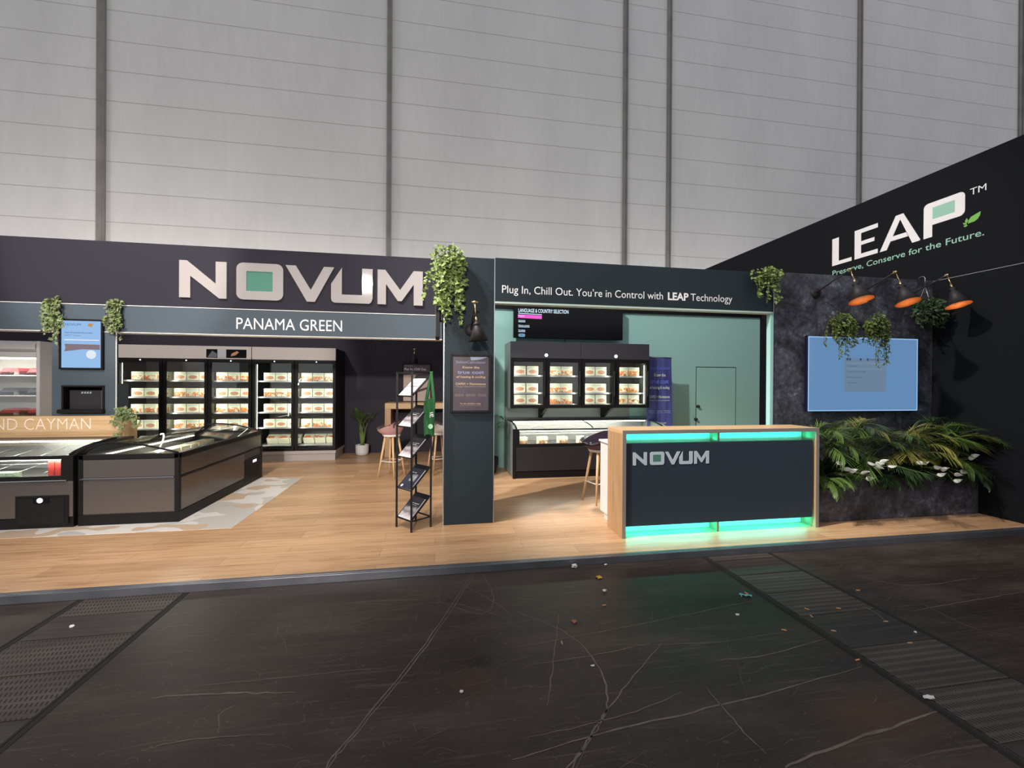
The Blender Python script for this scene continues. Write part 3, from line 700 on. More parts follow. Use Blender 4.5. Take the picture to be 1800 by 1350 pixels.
def frond(t, base, az, el0, el1, L, nl, ll, r_, m, droop=.5, wid=.011, stemr=.004, clamp=None):
    mb = MB(); n = 14; p = Vector(base); pts = [p.copy()]; h = Vector((math.cos(az), math.sin(az), 0)); tg = []
    for i in range(n):
        el = el0+(el1-el0)*(i/(n-1))**1.3
        d = h*math.cos(el)+Vector((0, 0, 1))*math.sin(el); p = p+d*(L/n); pts.append(p.copy()); tg.append(d)
    mb.mi = 1; mb.tube(pts, [stemr*(1-.8*i/n) for i in range(n+1)], 5); mb.mi = 0
    side = h.cross(Vector((0, 0, 1)))
    for k in range(nl):
        f = .3+.7*(k+.5)/nl; i = min(n-1, int(f*n)); q = pts[i]+(pts[i+1]-pts[i])*(f*n-i)
        for s_ in (-1, 1):
            l = ll*(.45+.75*math.sin(PI*min(1, (f-.22)/.85)))*(.85+.3*r_.random())
            d = (tg[i]*(.55+.5*f)+side*s_*(1.0-.45*f)+Vector((0, 0, .12+r_.gauss(0, .1)))).normalized()
            nn = d.cross(tg[i]).cross(d); wv = d.cross(Vector((0, 0, 1)))
            if wv.length < .05: continue
            wv.normalize(); prev = None; c = q.copy(); dd = d.copy()
            for j in range(4):
                ww = wid*(.55, 1, .8, .05)[j]*(1+.0*j)
                a = mb.bm.verts.new(c+wv*ww); b_ = mb.bm.verts.new(c-wv*ww)
                if prev: mb.bm.faces.new((prev[0], prev[1], b_, a)).material_index = 0
                prev = (a, b_); dd = (dd+Vector((0, 0, -droop*.35))).normalized(); c = c+dd*l/3
    if clamp:
        for v in mb.bm.verts: v.co = clamp(v.co)
    return mb.build('frond', [m, M['stem']], t, fix=False)
def potted_palm(name, label, base, zt, nf, L, seed, el=(1.25, .2), ll=.22, ms=None, azr=None, group=None, stems=5, srad=.05, nl=16, cat='plant', clamp=None, elj=.18):
    r_ = random.Random(seed); t = thing(name, label, cat, base, group); B = Vector(base)
    mb = MB(); tops = []
    for k in range(stems):
        a = 2*PI*k/stems+r_.random(); q = B+Vector((math.cos(a)*srad*.7, math.sin(a)*srad*.7, 0)); e_ = B+Vector((math.cos(a)*srad*1.6, math.sin(a)*srad*1.6, zt*(.8+.5*r_.random())))
        mb.tube([q, (q+e_)/2+Vector((0, 0, .01)), e_], [.012, .011, .008], 6); tops.append(e_)
    mb.build('stem', M['stem'], t)
    for k in range(nf):
        az = (azr[0]+(azr[1]-azr[0])*(k+.5)/nf+r_.gauss(0, .15)) if azr else 2*PI*k/nf+r_.gauss(0, .25)
        m = (ms or [M['palm']])[r_.randrange(len(ms or [1]))]
        frond(t, tops[k % stems], az, el[0]+r_.gauss(0, elj), el[1]+r_.gauss(0, .3), L*(.8+.4*r_.random()), nl, ll, r_, m, wid=.0046, clamp=clamp)
    return t
# palm in a fluted pot against the dark back wall
t = potted_palm('potted_palm', 'small palm in a white fluted pot by the dark back wall', (-1.52, 9.68, PT+.2), .28, 10, .5, 21, el=(1.35, .3), ll=.15, stems=6, srad=.035, nl=20, clamp=lambda p: Vector((max(p.x, -1.91), min(p.y, 9.96), p.z)))
fl = lambda a: .025*abs(math.sin(a*13))
MB().lathe([(.085, -.198), (.115, -.185), (.128, -.13), (.132, .0), (.135, .02), (.12, .02), (.115, -.01)], (-1.52, 9.68, PT+.2), 104, None, fl).build('pot', M['pot'], t)
MB().lathe([(0, -.005), (.118, -.005)], (-1.52, 9.68, PT+.2), 24).build('soil', M['soil'], t)
# palm half hidden behind the column in the green room
t = potted_palm('potted_palm', 'dark palm showing only its leaf tips behind the grey column', (.92, 7.45, PT+.25), .4, 8, .5, 22, el=(1.2, -.4), ll=.2, ms=[M['palmd']], stems=4, srad=.04, clamp=lambda p: Vector((min(max(p.x, .46), 1.222), min(p.y, 7.87), p.z)))
MB().lathe([(.10, -.249), (.14, -.1), (.15, .02), (.135, .02), (.13, -.02), (0, -.02)], (.92, 7.45, PT+.25), 28).build('pot', M['blackm'], t)
# long stone planter box with palms, lilies and ferns
t = thing('planter_box', 'long dark stone planter box at the foot of the stone wall', 'planter', (5.25, 4.48, PT))
mb = MB(); mb.box(4.12, 6.42, 4.22, 4.26, PT, .56, .003); mb.box(4.12, 4.16, 4.26, 4.745, PT, .56, .003); mb.box(6.38, 6.42, 4.26, 4.745, PT, .56, .003); mb.box(4.16, 6.38, 4.71, 4.745, PT, .56, .003); mb.build('box', M['stone'], t)
box('soil', M['soil'], 4.16, 6.38, 4.26, 4.71, .40, .50, t, bev=.01)
PALMS = ((4.45, 'first palm in the stone planter, beside the reception counter', 31), (5.03, 'second palm from the counter in the stone planter, under the screen', 32), (5.6, 'third palm from the counter in the stone planter, with yellowing fronds', 33), (6.12, 'last palm in the stone planter, arching over the black side wall', 34))
def planter_clamp(p):
    x = min(max(p.x, 4.095), 6.435); y = min(p.y, 4.735)
    if y < 4.2 and p.x > 6.0: x = min(x, 6.43)
    return Vector((x, y, max(p.z, .2)))
for k, (x, lb, sd) in enumerate(PALMS):
    potted_palm('parlour_palm', lb, (x, 4.44, .502), .22, 20, .54, sd, el=(1.3, -.35), ll=.2, ms=[M['palm'], M['palm'], M['palmy'], M['palmd']] if k != 2 else [M['palm'], M['palmy'], M['palmy']], azr=(-PI-.2, .2), group='palms in the stone planter', stems=6, srad=.05, nl=22, clamp=planter_clamp, elj=.55)
def peace_lily(label, loc, seed, flowers):
    r_ = random.Random(seed); t = thing('peace_lily', label, 'plant', loc, 'lilies in the stone planter'); B = Vector(loc)
    mb = MB()
    for k in range(90):
        az = -PI/2+r_.gauss(0, 1.0); el = r_.uniform(-.3, 1.3); L = r_.uniform(.12, .32); d = Vector((math.cos(az)*math.cos(el), math.sin(az)*math.cos(el), math.sin(el))); s_ = d.cross(Vector((0, 0, 1))).normalized()
        c = B+Vector((r_.gauss(0, .16), r_.gauss(0, .03), r_.uniform(0, .08))); prev = None
        for j in range(6):
            ww = .028*(.15, .8, 1, .8, .4, .02)[j]; a = mb.bm.verts.new(c+s_*ww); b_ = mb.bm.verts.new(c-s_*ww)
            if prev: mb.bm.faces.new((prev[0], prev[1], b_, a))
            prev = (a, b_); c = c+d*L/5; d = (d+Vector((0, 0, -.22))).normalized()
    for v in mb.bm.verts: v.co = planter_clamp(v.co)
    mb.build('foliage', M['palmd'], t, fix=False)
    for (fx, fz) in flowers:
        P = Vector((fx*.985, 4.03+r_.uniform(-.02, .02), 1.59+(fz-1.59)*.985)); mb = MB(); az = r_.uniform(-.6, .6)
        d = Vector((math.cos(az), -.2, .35*r_.uniform(-.8, .9))).normalized(); s_ = Vector((r_.gauss(-.3, .5), -.7, r_.gauss(.5, .45))).cross(d).normalized(); nn = d.cross(s_)
        mb.mi = 0
        mb.grid(lambda u, v: P+d*(u-.5)*.1+s_*(v-.5)*.048*math.sin(PI*min(1, u*.985+.012)**.62)**.9+nn*(.5-abs(v-.5))*.022, 8, 4)
        mb.mi = 1; mb.tube([P-d*.05, (P+B)/2+Vector((0, 0, .06)), B], .003, 5)
        mb.build('flower', [M['lily'], M['stem']], t, fix=False)
peace_lily('peace lily at the counter end of the stone planter', (4.42, 4.33, .52), 41, ((4.36, .74), (4.46, .67), (4.53, .655), (4.68, .63), (4.73, .565)))
peace_lily('peace lily in the stone planter, second one from the counter', (4.9, 4.33, .52), 42, ((4.77, .72), (4.87, .72), (4.86, .68), (4.92, .75), (5.02, .69)))
peace_lily('peace lily in the stone planter below the yellowing palm', (5.5, 4.33, .52), 43, ((5.42, .72), (5.49, .715), (5.75, .64), (5.69, .58), (5.65, .66)))
peace_lily('peace lily at the black wall end of the stone planter', (5.95, 4.33, .52), 44, ((5.93, .57), (5.94, .50), (6.0, .6), (6.15, .76), (6.2, .78)))
def fern(label, loc, seed, m):
    r_ = random.Random(seed); t = thing('fern', label, 'plant', loc, 'ferns in the stone planter')
    for k in range(11):
        frond(t, Vector(loc)+Vector((r_.gauss(0, .03), 0, 0)), -PI/2+r_.gauss(0, .9), r_.uniform(.3, 1.1), r_.uniform(-1.3, -.6), r_.uniform(.25, .4), 22, .085, r_, m, .4, .0055, .002, planter_clamp)
    return t
fern('leafy fern hanging over the planter edge beside the counter', (4.3, 4.3, .51), 51, M['palm'])
fern('dark fern hanging over the planter edge under the screen', (5.2, 4.3, .51), 52, M['palmd'])
fern('dark fern hanging over the planter edge near the black side wall', (6.22, 4.3, .51), 53, M['palmd'])
# ------------------------------------------------------------------ reception counter
t = thing('reception_counter', 'oak framed reception counter with dark front and turquoise glowing strips', 'counter', (2.95, 4.28, PT))
mb = MB(); mb.box(1.825, 1.862, 4.085, 4.465, PT, 1.093, .002); mb.build('side_panel', M['oak'], t)
mb = MB(); mb.box(4.033, 4.07, 4.085, 4.465, PT, 1.093, .002); mb.build('side_panel', M['oak'], t)
box('counter_top', M['oakx'], 1.825, 4.07, 4.085, 4.465, 1.094, 1.131, t, bev=.002)
mb = MB(); mb.box(1.825, 1.862, 4.080, 4.085, PT, 1.131); mb.box(4.033, 4.07, 4.080, 4.085, PT, 1.131); mb.box(1.862, 4.033, 4.080, 4.085, 1.094, 1.131); mb.build('edge_band', mat('taupe_edge_band', (142, 132, 124), .5), t)
box('back_board', M['white'], 1.863, 4.032, 4.27, 4.30, PT, 1.093, t)
box('front_panel', M['colwall'].copy(), 1.863, 4.01, 4.10, 4.135, .17, 1.0, t, bev=.002).data.materials[0].node_tree.nodes['Principled BSDF'].inputs['Base Color'].default_value = (*lin((48, 58, 68)), 1)
mb = MB(); mb.box(2.90, 2.92, 4.135, 4.27, PT, 1.092); mb.build('divider', M['oak'], t)
for (z, zz, dn) in ((.185, .17, 1), (.985, 1.0, 0)):
    for (x0, x1) in ((1.88, 2.89), (2.93, 4.01)):
        box('led_strip', M['tealled'], x0, x1, 4.148, 4.16, z-.006, z+.006, t, bev=0)
        zl = z-.02 if dn else z+.02
        lamp_light('counter_led_glow', 'AREA', ((x0+x1)/2, 4.19, zl), ((x0+x1)/2, 4.2 if dn else 4.215, zl+(-1 if dn else 1)), 3.4 if dn else 2.5, (0.02, 1.0, .84), x1-x0, size_y=.02)
lt = bpy.data.objects.new('logo', None); COL.objects.link(lt); lt.parent = t; lt.location = Vector((2.36, 4.10, .84))-t.location
logo(1.94, .779, .1305, 4.0995, .003, M['lettergrey'], M['mint'], lt)
t = thing('desk_cabinet', 'white cabinet standing directly behind the oak reception counter', 'cabinet', (2.6, 4.68, PT))
box('body', M['white'], 1.875, 3.9, 4.47, 4.80, PT+.08, .93, t); box('plinth', M['white'], 1.90, 3.86, 4.50, 4.74, PT, PT+.08, t); box('worktop', M['white'], 1.86, 3.92, 4.468, 4.82, .931, .955, t)

# ------------------------------------------------------------------ bar stools
def bar_stool(label, loc, rz, seatm, wrap=True, legm=None, sh=.70):
    t = thing('bar_stool', label, 'stool', loc, 'bar stools'); B = Vector(loc)
    def shell(u, v, off=0.0):
        a = 2*PI*u; rr = (.02+.98*v)
        back = .5-.5*math.cos(a)           # 1 at the rear
        Rr = .205+off+.02*math.sin(a)**2
        h = (max(0, rr-.55)/.45)**1.5*(.055+.17*back**1.3)+off*.6
        return B+Vector((Rr*rr*math.cos(a), Rr*rr*math.sin(a), sh+h))
    mb = MB(); mb.grid(lambda u, v: shell(u, v), 28, 9); mb.grid(lambda u, v: shell(u, v*1.0, .014)-Vector((0, 0, .03-.012*v)), 28, 9); o = mb.build('seat', seatm, t)
    for k in range(4):
        a = PI/4+k*PI/2; p0 = B+Vector((.10*math.cos(a), .10*math.sin(a), sh-.03)); p1 = B+Vector((.215*math.cos(a), .215*math.sin(a), 0))
        MB().tube([p0, (p0+p1)/2, p1], [.019, .017, .011], 10).build('leg', M['leg_oak'], t)
    mb = MB(); z = .26; q = [B+Vector((.181*math.cos(PI/4+k*PI/2), .181*math.sin(PI/4+k*PI/2), z)) for k in range(5)]
    for k in range(4): mb.tube([q[k], q[k+1]], .007, 8)
    mb.build('footrest', M['white'], t)
    MB().lathe([(.0, sh-.05), (.13, sh-.045), (.15, sh-.012), (.0, sh-.01)], loc, 20).build('seat_base', M['white'], t)
    if wrap:
        r_ = random.Random(int(loc[0]*100)); mb = MB()
        mb.grid(lambda u, v: shell(u, .3+.72*v, .03+.006*math.sin(17*u*2*PI)*math.sin(9*v))+Vector((r_.gauss(0, .004), r_.gauss(0, .004), .008+r_.gauss(0, .004))), 40, 10, False)
        mb.build('plastic_wrap', M['plastic'], t, fix=False)
    t.rotation_euler = (0, 0, rz)
    return t
bar_stool('plum bar stool behind the white cabinet of the reception counter', (2.10, 5.42, PT), R(195), M['plumseat'])
bar_stool('pink bar stool under plastic wrap, at the oak high table next to the palm', (-.70, 7.40, PT), R(150), M['pinkseat'])
bar_stool('pale wrapped bar stool at the oak high table, next to the grey column', (.06, 7.55, PT), R(20), M['whiteseat'])
# plastic sheet hanging from that stool
# ------------------------------------------------------------------ oak high table and what hangs above it
t = thing('high_table', 'oak high table with slab legs against the dark back wall', 'table', (-.4, 9.6, PT))
box('table_top', M['oakx'], -1.02, .29, 9.30, 9.95, 1.05, 1.17, t); box('leg', M['oak'], -1.02, -.90, 9.30, 9.95, PT, 1.05, t); box('leg', M['oak'], .17, .29, 9.30, 9.95, PT, 1.05, t)
t = thing('framed_poster', 'framed poster above the high table with pale drawings under dark header', 'poster', (-.41, 9.95, 1.19))
mb = MB(); frame_mb(mb, -.72, -.10, 1.17, 2.02, .02, 9.94, 9.97); mb.build('frame', M['black'], t)
box('print', M['poster'].copy(), -.70, -.12, 9.955, 9.965, 1.19, 2.0, t, bev=0).data.materials[0].node_tree.nodes['Principled BSDF'].inputs['Roughness'].default_value = .6
plate('picture', mat('pale_beige_print', (206, 184, 172), .6), [(-.70, 1.19), (-.12, 1.19), (-.12, 1.70), (-.42, 1.60), (-.42, 1.78), (-.70, 1.76)], t, .002, 'y', 9.955)
plate('picture_band', mat('plum_print', (86, 62, 64), .6), [(-.5, 1.40), (-.12, 1.52), (-.12, 1.47), (-.5, 1.34)], t, .003, 'y', 9.955)
text('Plug In, Chill Out.', M['letterprint'], -.68, -.2, 1.87, .05, 9.953, t, bold=.02); text('You\u2019re in Control', M['letterprint'], -.68, -.3, 1.80, .03, 9.953, t); text('NOVUM', M['lettergrey'], -.68, -.5, 1.955, .02, 9.953, t)

# ------------------------------------------------------------------ swing-arm wall lamps
def wall_lamp(label, base, joint, rim, srad, slen, group, nrm=(0, -1, 0)):
    """base: point on the wall; joint: elbow; rim: centre of the shade's mouth"""
    B, J, Q = Vector(base), Vector(joint), Vector(rim); t = thing('wall_lamp', label, 'lamp', base, group)
    rotn = Vector((0, 0, 1)).rotation_difference(Vector(nrm)).to_matrix()
    MB().lathe([(.0, 0), (.062, 0), (.066, .008), (.06, .02), (.02, .026), (.0, .026)], B, 24, rotn).build('wall_plate', M['lampblack'], t)
    MB().tube([B+Vector(nrm)*.02, B+(J-B)*.5, J], .0075, 8).build('arm', M['lampblack'], t)
    mb = MB(); mb.lathe([(0, -.018), (.014, -.012), (.018, 0), (.014, .012), (0, .018)], J, 14); mb.tube([J-Vector((.03, 0, 0)), J+Vector((.035, 0, 0))], .008, 8); mb.tube([J-(J-B).normalized()*.05, J], .010, 8)
    mb.build('elbow_joint', M['gold'], t)
    ax = (Q-J); L = ax.length; ax.normalize(); top = Q-ax*slen
    mb = MB(); mb.tube([J, top-ax*.05], .0055, 8); mb.tube([top-ax*.075, top-ax*.02], .013, 10); mb.build('drop_rod', M['gold'], t)
    rm = Vector((0, 0, -1)).rotation_difference(ax).to_matrix()
    # profile along -z (from the collar to the mouth); two walls
    pr = [(0, .035), (.016, .035), (.02, .02), (.034, .012), (.036, -.0), (.024, -.006), (.028, -.012), (srad, -slen)]
    o = MB().lathe(pr, top, 32, rm); o.build('lamp_shade', M['lampblack'], t)
    MB().lathe([(.0, -.02), (.022, -.022), (srad-.004, -slen+.001), (srad, -slen)], top, 32, rm).build('shade_inside', M['copper'], t)
    MB().lathe([(0, -.03), (.014, -.035), (.018, -.05), (.026, -.075), (.022, -.1), (0, -.112)] if slen > .13 else [(0, -.02), (.016, -.05), (0, -.08)], top, 14, rm).build('bulb', M['ledsoft'] if 'stone' in label else M['white'], t)
    return t
LG = 'swing-arm lamps on the stone wall'
def stone_lamp(x, label, sh):
    t = wall_lamp(label, (x, 4.75, 2.74), (x, 4.28, 2.915), (x, 4.28-sh, 2.535), .122, .2, LG)
    l = bpy.data.lights.new('lamp_glow', 'POINT'); l.energy = 9; l.color = (1, .86, .66); l.shadow_soft_size = .02
    o = bpy.data.objects.new('lamp_glow', l); COL.objects.link(o); o.location = Vector((x, 4.28-sh*.8, 2.60))
stone_lamp(4.66, 'swing-arm lamp with orange inside on the stone wall, beside the ivy corner', .135)
stone_lamp(5.28, 'swing-arm lamp with orange inside on the stone wall, middle of the three', .14)
stone_lamp(6.02, 'swing-arm lamp with orange inside on the stone wall, beside the hanging basket', .12)
wall_lamp('black swing-arm lamp on the grey column above the framed poster', (.375, 4.77, 2.165), (.385, 4.44, 2.41), (.425, 4.44, 2.02), .098, .165, None)
wall_lamp('small black cone lamp on the dark back wall above the high table', (-.45, 9.97, 2.12), (-.44, 9.5, 2.3), (-.46, 9.5, 2.0), .10, .165, None)
# ------------------------------------------------------------------ framed poster on the column
def cost_print(t, x0, x1, z0, z1, y, cream, lav, k=1.0, cols=True):
    W_, HH = x1-x0, z1-z0
    def T(s, a, b, z, c, m, bd=0.0): text(s, m, x0+W_*a, x0+W_*b, z0+HH*z, HH*c, y, t, bold=bd)
    T('SelectCalculator', .09, .92, .875, .045, lav, .01); T('Know the', .27, .74, .78, .042, cream, .03)
    T('true cost', .13, .87, .68, .062, lav, .03); T('of heating & cooling', .1, .91, .605, .037, cream, .03)
    T('CAPEX + Maintenance', .08, .92, .475, .037, cream, .03); T('+ Energy + Life Cycle Cost + Emissions', .08, .92, .435, .017, cream, .01)
    for a, b, l1, l2 in ((.06, .3, 'Quantify total', 'ownership cost'), (.37, .63, 'Compare options', 'Site by Site'), (.7, .94, 'Add emissions', 'to your decision')):
        T(l1, a, b, .29, .014, cream); T(l2, a, b, .265, .014, cream)
    T('Try the calculator today', .2, .79, .115, .024, cream, .02); T('See what it saves you and your business', .2, .79, .085, .011, cream)
t = thing('framed_poster', 'plum brown text poster in a black frame on the grey column', 'poster', (.376, 4.755, 1.275))
mb = MB(); frame_mb(mb, .158, .594, 1.272, 1.902, .024, 4.738, 4.7695, .003); mb.build('frame', M['black'], t)
box('print', M['poster'], .182, .570, 4.757, 4.767, 1.296, 1.878, t, bev=0)
mb = MB(); n = 16; mb.prism([(.37, 4.7569, 1.877), (.375, 4.7569, 1.845)]+[(.38+.17*i/n, 4.7569, 1.838+.035*(i/n)**2) for i in range(n+1)]+[(.552, 4.7569, 1.877)], (0, -.0008, 0)); mb.build('wave_print', mat('pale_blue_print', (196, 208, 228), .5), t)
cost_print(t, .182, .570, 1.296, 1.878, 4.7565, M['peach'], M['lavender'])
box('acrylic_sheet', M['clear'], .182, .570, 4.752, 4.754, 1.296, 1.878, t, bev=0)
# portrait screen hung on the column's side, seen edge-on
t = thing('side_screen', 'black screen seen edge-on along the side of the grey column under ivy', 'screen', (.04, 5.2, 2.1))
box('housing', M['black'], .0, .045, 4.95, 5.30, 2.10, 2.93, t); box('display', M['blackg'], -.004, 0, 4.96, 5.29, 2.11, 2.92, t, bev=0); box('wall_bracket', M['blackm'], .045, .091, 5.05, 5.2, 2.3, 2.75, t)

# ------------------------------------------------------------------ brochure rack
FL, FF, FR, FB = Vector((-.400, 4.80, 0)), Vector((-.236, 4.594, 0)), Vector((-.043, 4.744, 0)), Vector((-.207, 4.95, 0))
t = thing('brochure_rack', 'tall black metal rack of five sloping shelves beside the grey column', 'rack', (-.22, 4.77, PT))
ZT = 1.705
for p in (FL, FF, FR, FB):
    MB().tube([p+Vector((0, 0, PT)), p+Vector((0, 0, ZT))], .0145, 4).build('post', M['black'], t)
mb = MB()
for z in (ZT-.01, PT+.11):
    for a, b_ in ((FL, FF), (FF, FR), (FR, FB), (FB, FL)): mb.tube([a+Vector((0, 0, z)), b_+Vector((0, 0, z))], .009, 4)
mb.build('rail', M['black'], t)
LOWZ = [1.447, 1.128, .81, .478, .17]; SLOPE = .222
BRO = [('white brochure on the top sloping shelf of the black rack', 'brochurew'), ('grey landscape brochure on the second shelf from the top of the rack', 'brochure'), ('grey landscape brochure on the middle shelf of the rack', 'brochure'), ('navy brochure with pale square on the fourth shelf of the rack', 'brochuren'), ('grey landscape brochure on the bottom shelf of the rack', 'brochure')]
for k, z in enumerate(LOWZ):
    a, b_, c, d_ = FL+Vector((0, 0, z)), FF+Vector((0, 0, z)), FR+Vector((0, 0, z+SLOPE)), FB+Vector((0, 0, z+SLOPE))
    nn = (b_-a).cross(d_-a).normalized()
    if nn.z < 0: nn = -nn
    mb = MB(); mb.prism([a, b_, c, d_], -nn*.004); q = .018
    mb.prism([a, b_, b_+nn*q, a+nn*q], (d_-a).normalized()*-.003); mb.build('shelf', M['black'], t)
    # the brochure lies on the shelf
    ux = (b_-a).normalized(); uy = (d_-a).normalized(); Wd, Hd = (b_-a).length, (d_-a).length
    bw, bh = Wd*.80, Hd*.80; o = a+ux*Wd*.1+uy*.006+nn*.0008
    me_ = thing('brochure', BRO[k][0], 'brochure', o+ux*bw/2+uy*bh/2, 'brochures on the black rack')
    R3 = Matrix((ux, uy, nn)).transposed().to_4x4(); me_.rotation_euler = R3.to_euler()
    def loc(name, m, x0, x1, y0, y1, z0, z1):
        g = MB().box(x0, x1, y0, y1, z0, z1, .0008); me2 = bpy.data.meshes.new(name); g.bm.to_mesh(me2); g.bm.free(); me2.materials.append(m)
        oo = bpy.data.objects.new(name, me2); COL.objects.link(oo); oo.parent = me_; return oo
    loc('pages', M['paper'], -bw/2, bw/2, -bh/2, bh/2, 0, .009); loc('cover', M[BRO[k][1]], -bw/2, bw/2, -bh/2, bh/2, .0091, .0105)
    if k == 3:
        loc('picture', mat('grey_print_square', (150, 150, 156), .4), -bw*.12, bw*.3, -bh*.12, bh*.22, .0105, .011)
        g = MB().lathe([(0, .0106), (.018, .0106), (.018, .011), (0, .011)], (-bw*.33, -bh*.38, 0), 20); me2 = bpy.data.meshes.new('round_mark'); g.bm.to_mesh(me2); g.bm.free(); me2.materials.append(M['letterprint']); oo = bpy.data.objects.new('round_mark', me2); COL.objects.link(oo); oo.parent = me_
        loc('title', M['lettergrey'], -bw*.35, bw*.05, bh*.27, bh*.31, .0105, .011)
    else:
        loc('title', M['letterprint'] if k else M['darkgraph'], -bw*.2, bw*.35, bh*.2, bh*.225, .0105, .011); loc('title', M['letterprint'] if k else M['darkgraph'], -bw*.2, bw*.2, bh*.13, bh*.15, .0105, .011)
# green tote bag on the rack's corner
t = thing('tote_bag', 'green cotton tote bag hanging by its handles from the rack corner', 'bag', (-.03, 4.70, 1.01))
E1 = Vector((.62, -.16, 0)).normalized(); C0 = Vector((-.075, 4.722, 0))
def bagpt(u, v, s_):
    wv = .122*(.82+.18*v); dep = .018+.02*math.sin(PI*u)*(1-.5*v)+.008*math.sin(9*u+4*v)
    return C0+E1*((u-.34)*wv)+Vector((E1.y, -E1.x, 0))*(dep*s_+.012)+Vector((0, 0, 1.025+.39*v+(.03*math.sin(PI*u) if v < .01 else 0)-.09*v*v*(1-u)**2*0+.05*v*(u-.3)))
mb = MB(); mb.grid(lambda u, v: bagpt(u, v, 1), 10, 10); mb.grid(lambda u, v: bagpt(u, v, -.6), 10, 10)
mb.grid(lambda u, v: bagpt(0, u, 1-1.6*v), 10, 2); mb.grid(lambda u, v: bagpt(1, u, 1-1.6*v), 10, 2); mb.grid(lambda u, v: bagpt(u, 0, 1-1.6*v), 10, 2)
mb.build('body', M['tote'], t)
for s_ in (1, -.6):
    p0, p1 = bagpt(.22, 1, s_), bagpt(.85, 1, s_); tp = Vector((-.043, 4.744, ZT+.008))+Vector((E1.y, -E1.x, 0))*.018*s_
    for (a_, b__) in ((p0, tp), (p1, tp)):
        mb = MB(); dv = Vector((.6, -.8, 0))*.012
        mb.prism([a_-E1*.013, a_+E1*.013, b__+E1*.011+Vector((0, 0, .0)), b__-E1*.011], dv*.2); mb.build('handle', M['tote'], t)
nrmv = Vector((E1.y, -E1.x, 0)).normalized()
def onbag(u, v): return bagpt(u, v, 1)+nrmv*.002
mb = MB()
for (v0, v1, u1) in ((.60, .625, .88), (.545, .575, .92), (.505, .53, .95)): mb.prism([onbag(.62, v0), onbag(u1, v0), onbag(u1, v1), onbag(.62, v1)], nrmv*.001)
mb.build('lettering', M['letterprint'], t)
c_ = onbag(.72, .27); mb = MB(); mb.prism([c_+E1*.026*math.cos(2*PI*k/20)+Vector((0, 0, .026*math.sin(2*PI*k/20))) for k in range(20)], nrmv*.001); mb.build('round_badge', mat('pale_green_print', (150, 196, 158), .6), t)

# ------------------------------------------------------------------ niche column: advert screen and appliance
t = thing('advert_screen', 'portrait advert screen with pale blue picture on the slate column', 'screen', (-4.39, 6.385, 1.735))
mb = MB(); frame_mb(mb, -4.632, -4.153, 1.735, 2.368, .022, 6.362, 6.402); mb.build('frame', M['black'], t)
box('display', M['adblue'], -4.61, -4.175, 6.375, 6.395, 1.757, 2.346, t, bev=0)
text('NOVUM', M['addark'], -4.575, -4.40, 2.285, .028, 6.3745, t); plate('advert_mark', M['adorange'], [(-4.33, 2.285), (-4.28, 2.27), (-4.262, 2.31), (-4.31, 2.318)], t, .001, 'y', 6.375)
text('Now One-piece Euro-open', M['addark'], -4.575, -4.27, 2.19, .016, 6.3745, t, bold=.02); text('LEAP\u2122 Coolers', M['addark'], -4.575, -4.40, 2.155, .016, 6.3745, t)
plate('advert_line', M['adwhite'], [(-4.58, 2.10), (-4.2, 2.10), (-4.2, 2.112), (-4.58, 2.112)], t, .001, 'y', 6.375)
plate('advert_picture', M['adbrown'], [(-4.58, 1.96), (-4.38, 1.99), (-4.19, 1.985), (-4.19, 2.05), (-4.575, 2.055), (-4.565, 2.0)], t, .001, 'y', 6.375)
mb = MB(); mb.prism([(-4.285+.055*math.cos(2*PI*k/24), 6.3738, 1.925+.055*math.sin(2*PI*k/24)) for k in range(24)], (0, -.001, 0)); mb.build('advert_disc', M['adwhite'], t)
for z in (1.84, 1.82, 1.80): plate('advert_line', M['screenedge'], [(-4.55, z), (-4.2, z), (-4.2, z+.004), (-4.55, z+.004)], t, .001, 'y', 6.375)
t = thing('niche_appliance', 'black box appliance set in the framed recess of the slate column', 'appliance', (-4.39, 6.5, 1.2))
mb = MB(); frame_mb(mb, -4.62, -4.15, 1.19, 1.535, .022, 6.385, 6.74); mb.build('frame', M['black'], t)
box('body', M['blackm'], -4.565, -4.195, 6.43, 6.72, 1.215, 1.475, t, bev=.012, seg=2); box('tray', M['black'], -4.635, -4.135, 6.33, 6.384, 1.185, 1.235, t, bev=.01); box('back_plate', M['blackg'], -4.598, -4.172, 6.722, 6.738, 1.213, 1.512, t)
mb = MB()
for k in range(4): mb.prism([(-4.43+.03*k, 6.4295, 1.43), (-4.41+.03*k, 6.4295, 1.43), (-4.405+.03*k, 6.4295, 1.455), (-4.425+.03*k, 6.4295, 1.455)], (0, -.001, 0))
mb.build('badge', M['chrome'], t)  # bright bars drawn in place of the glare on the appliance front
# ------------------------------------------------------------------ wooden lettered board behind the low freezers
t = thing('lettered_board', 'oak board with pale thin capital lettering behind the low freezers', 'sign', (-4.9, 6.35, PT))
box('board', M['oakx'], -6.6, -3.87, 6.29, 6.392, PT, 1.155, t, bev=.003); box('end_block', M['oak'], -3.95, -3.87, 6.393, 6.55, PT, 1.150, t)
text('GRAND CAYMAN', M['creamtext'], -5.60, -4.23, .99, .14, 6.289, t, bold=-.012)
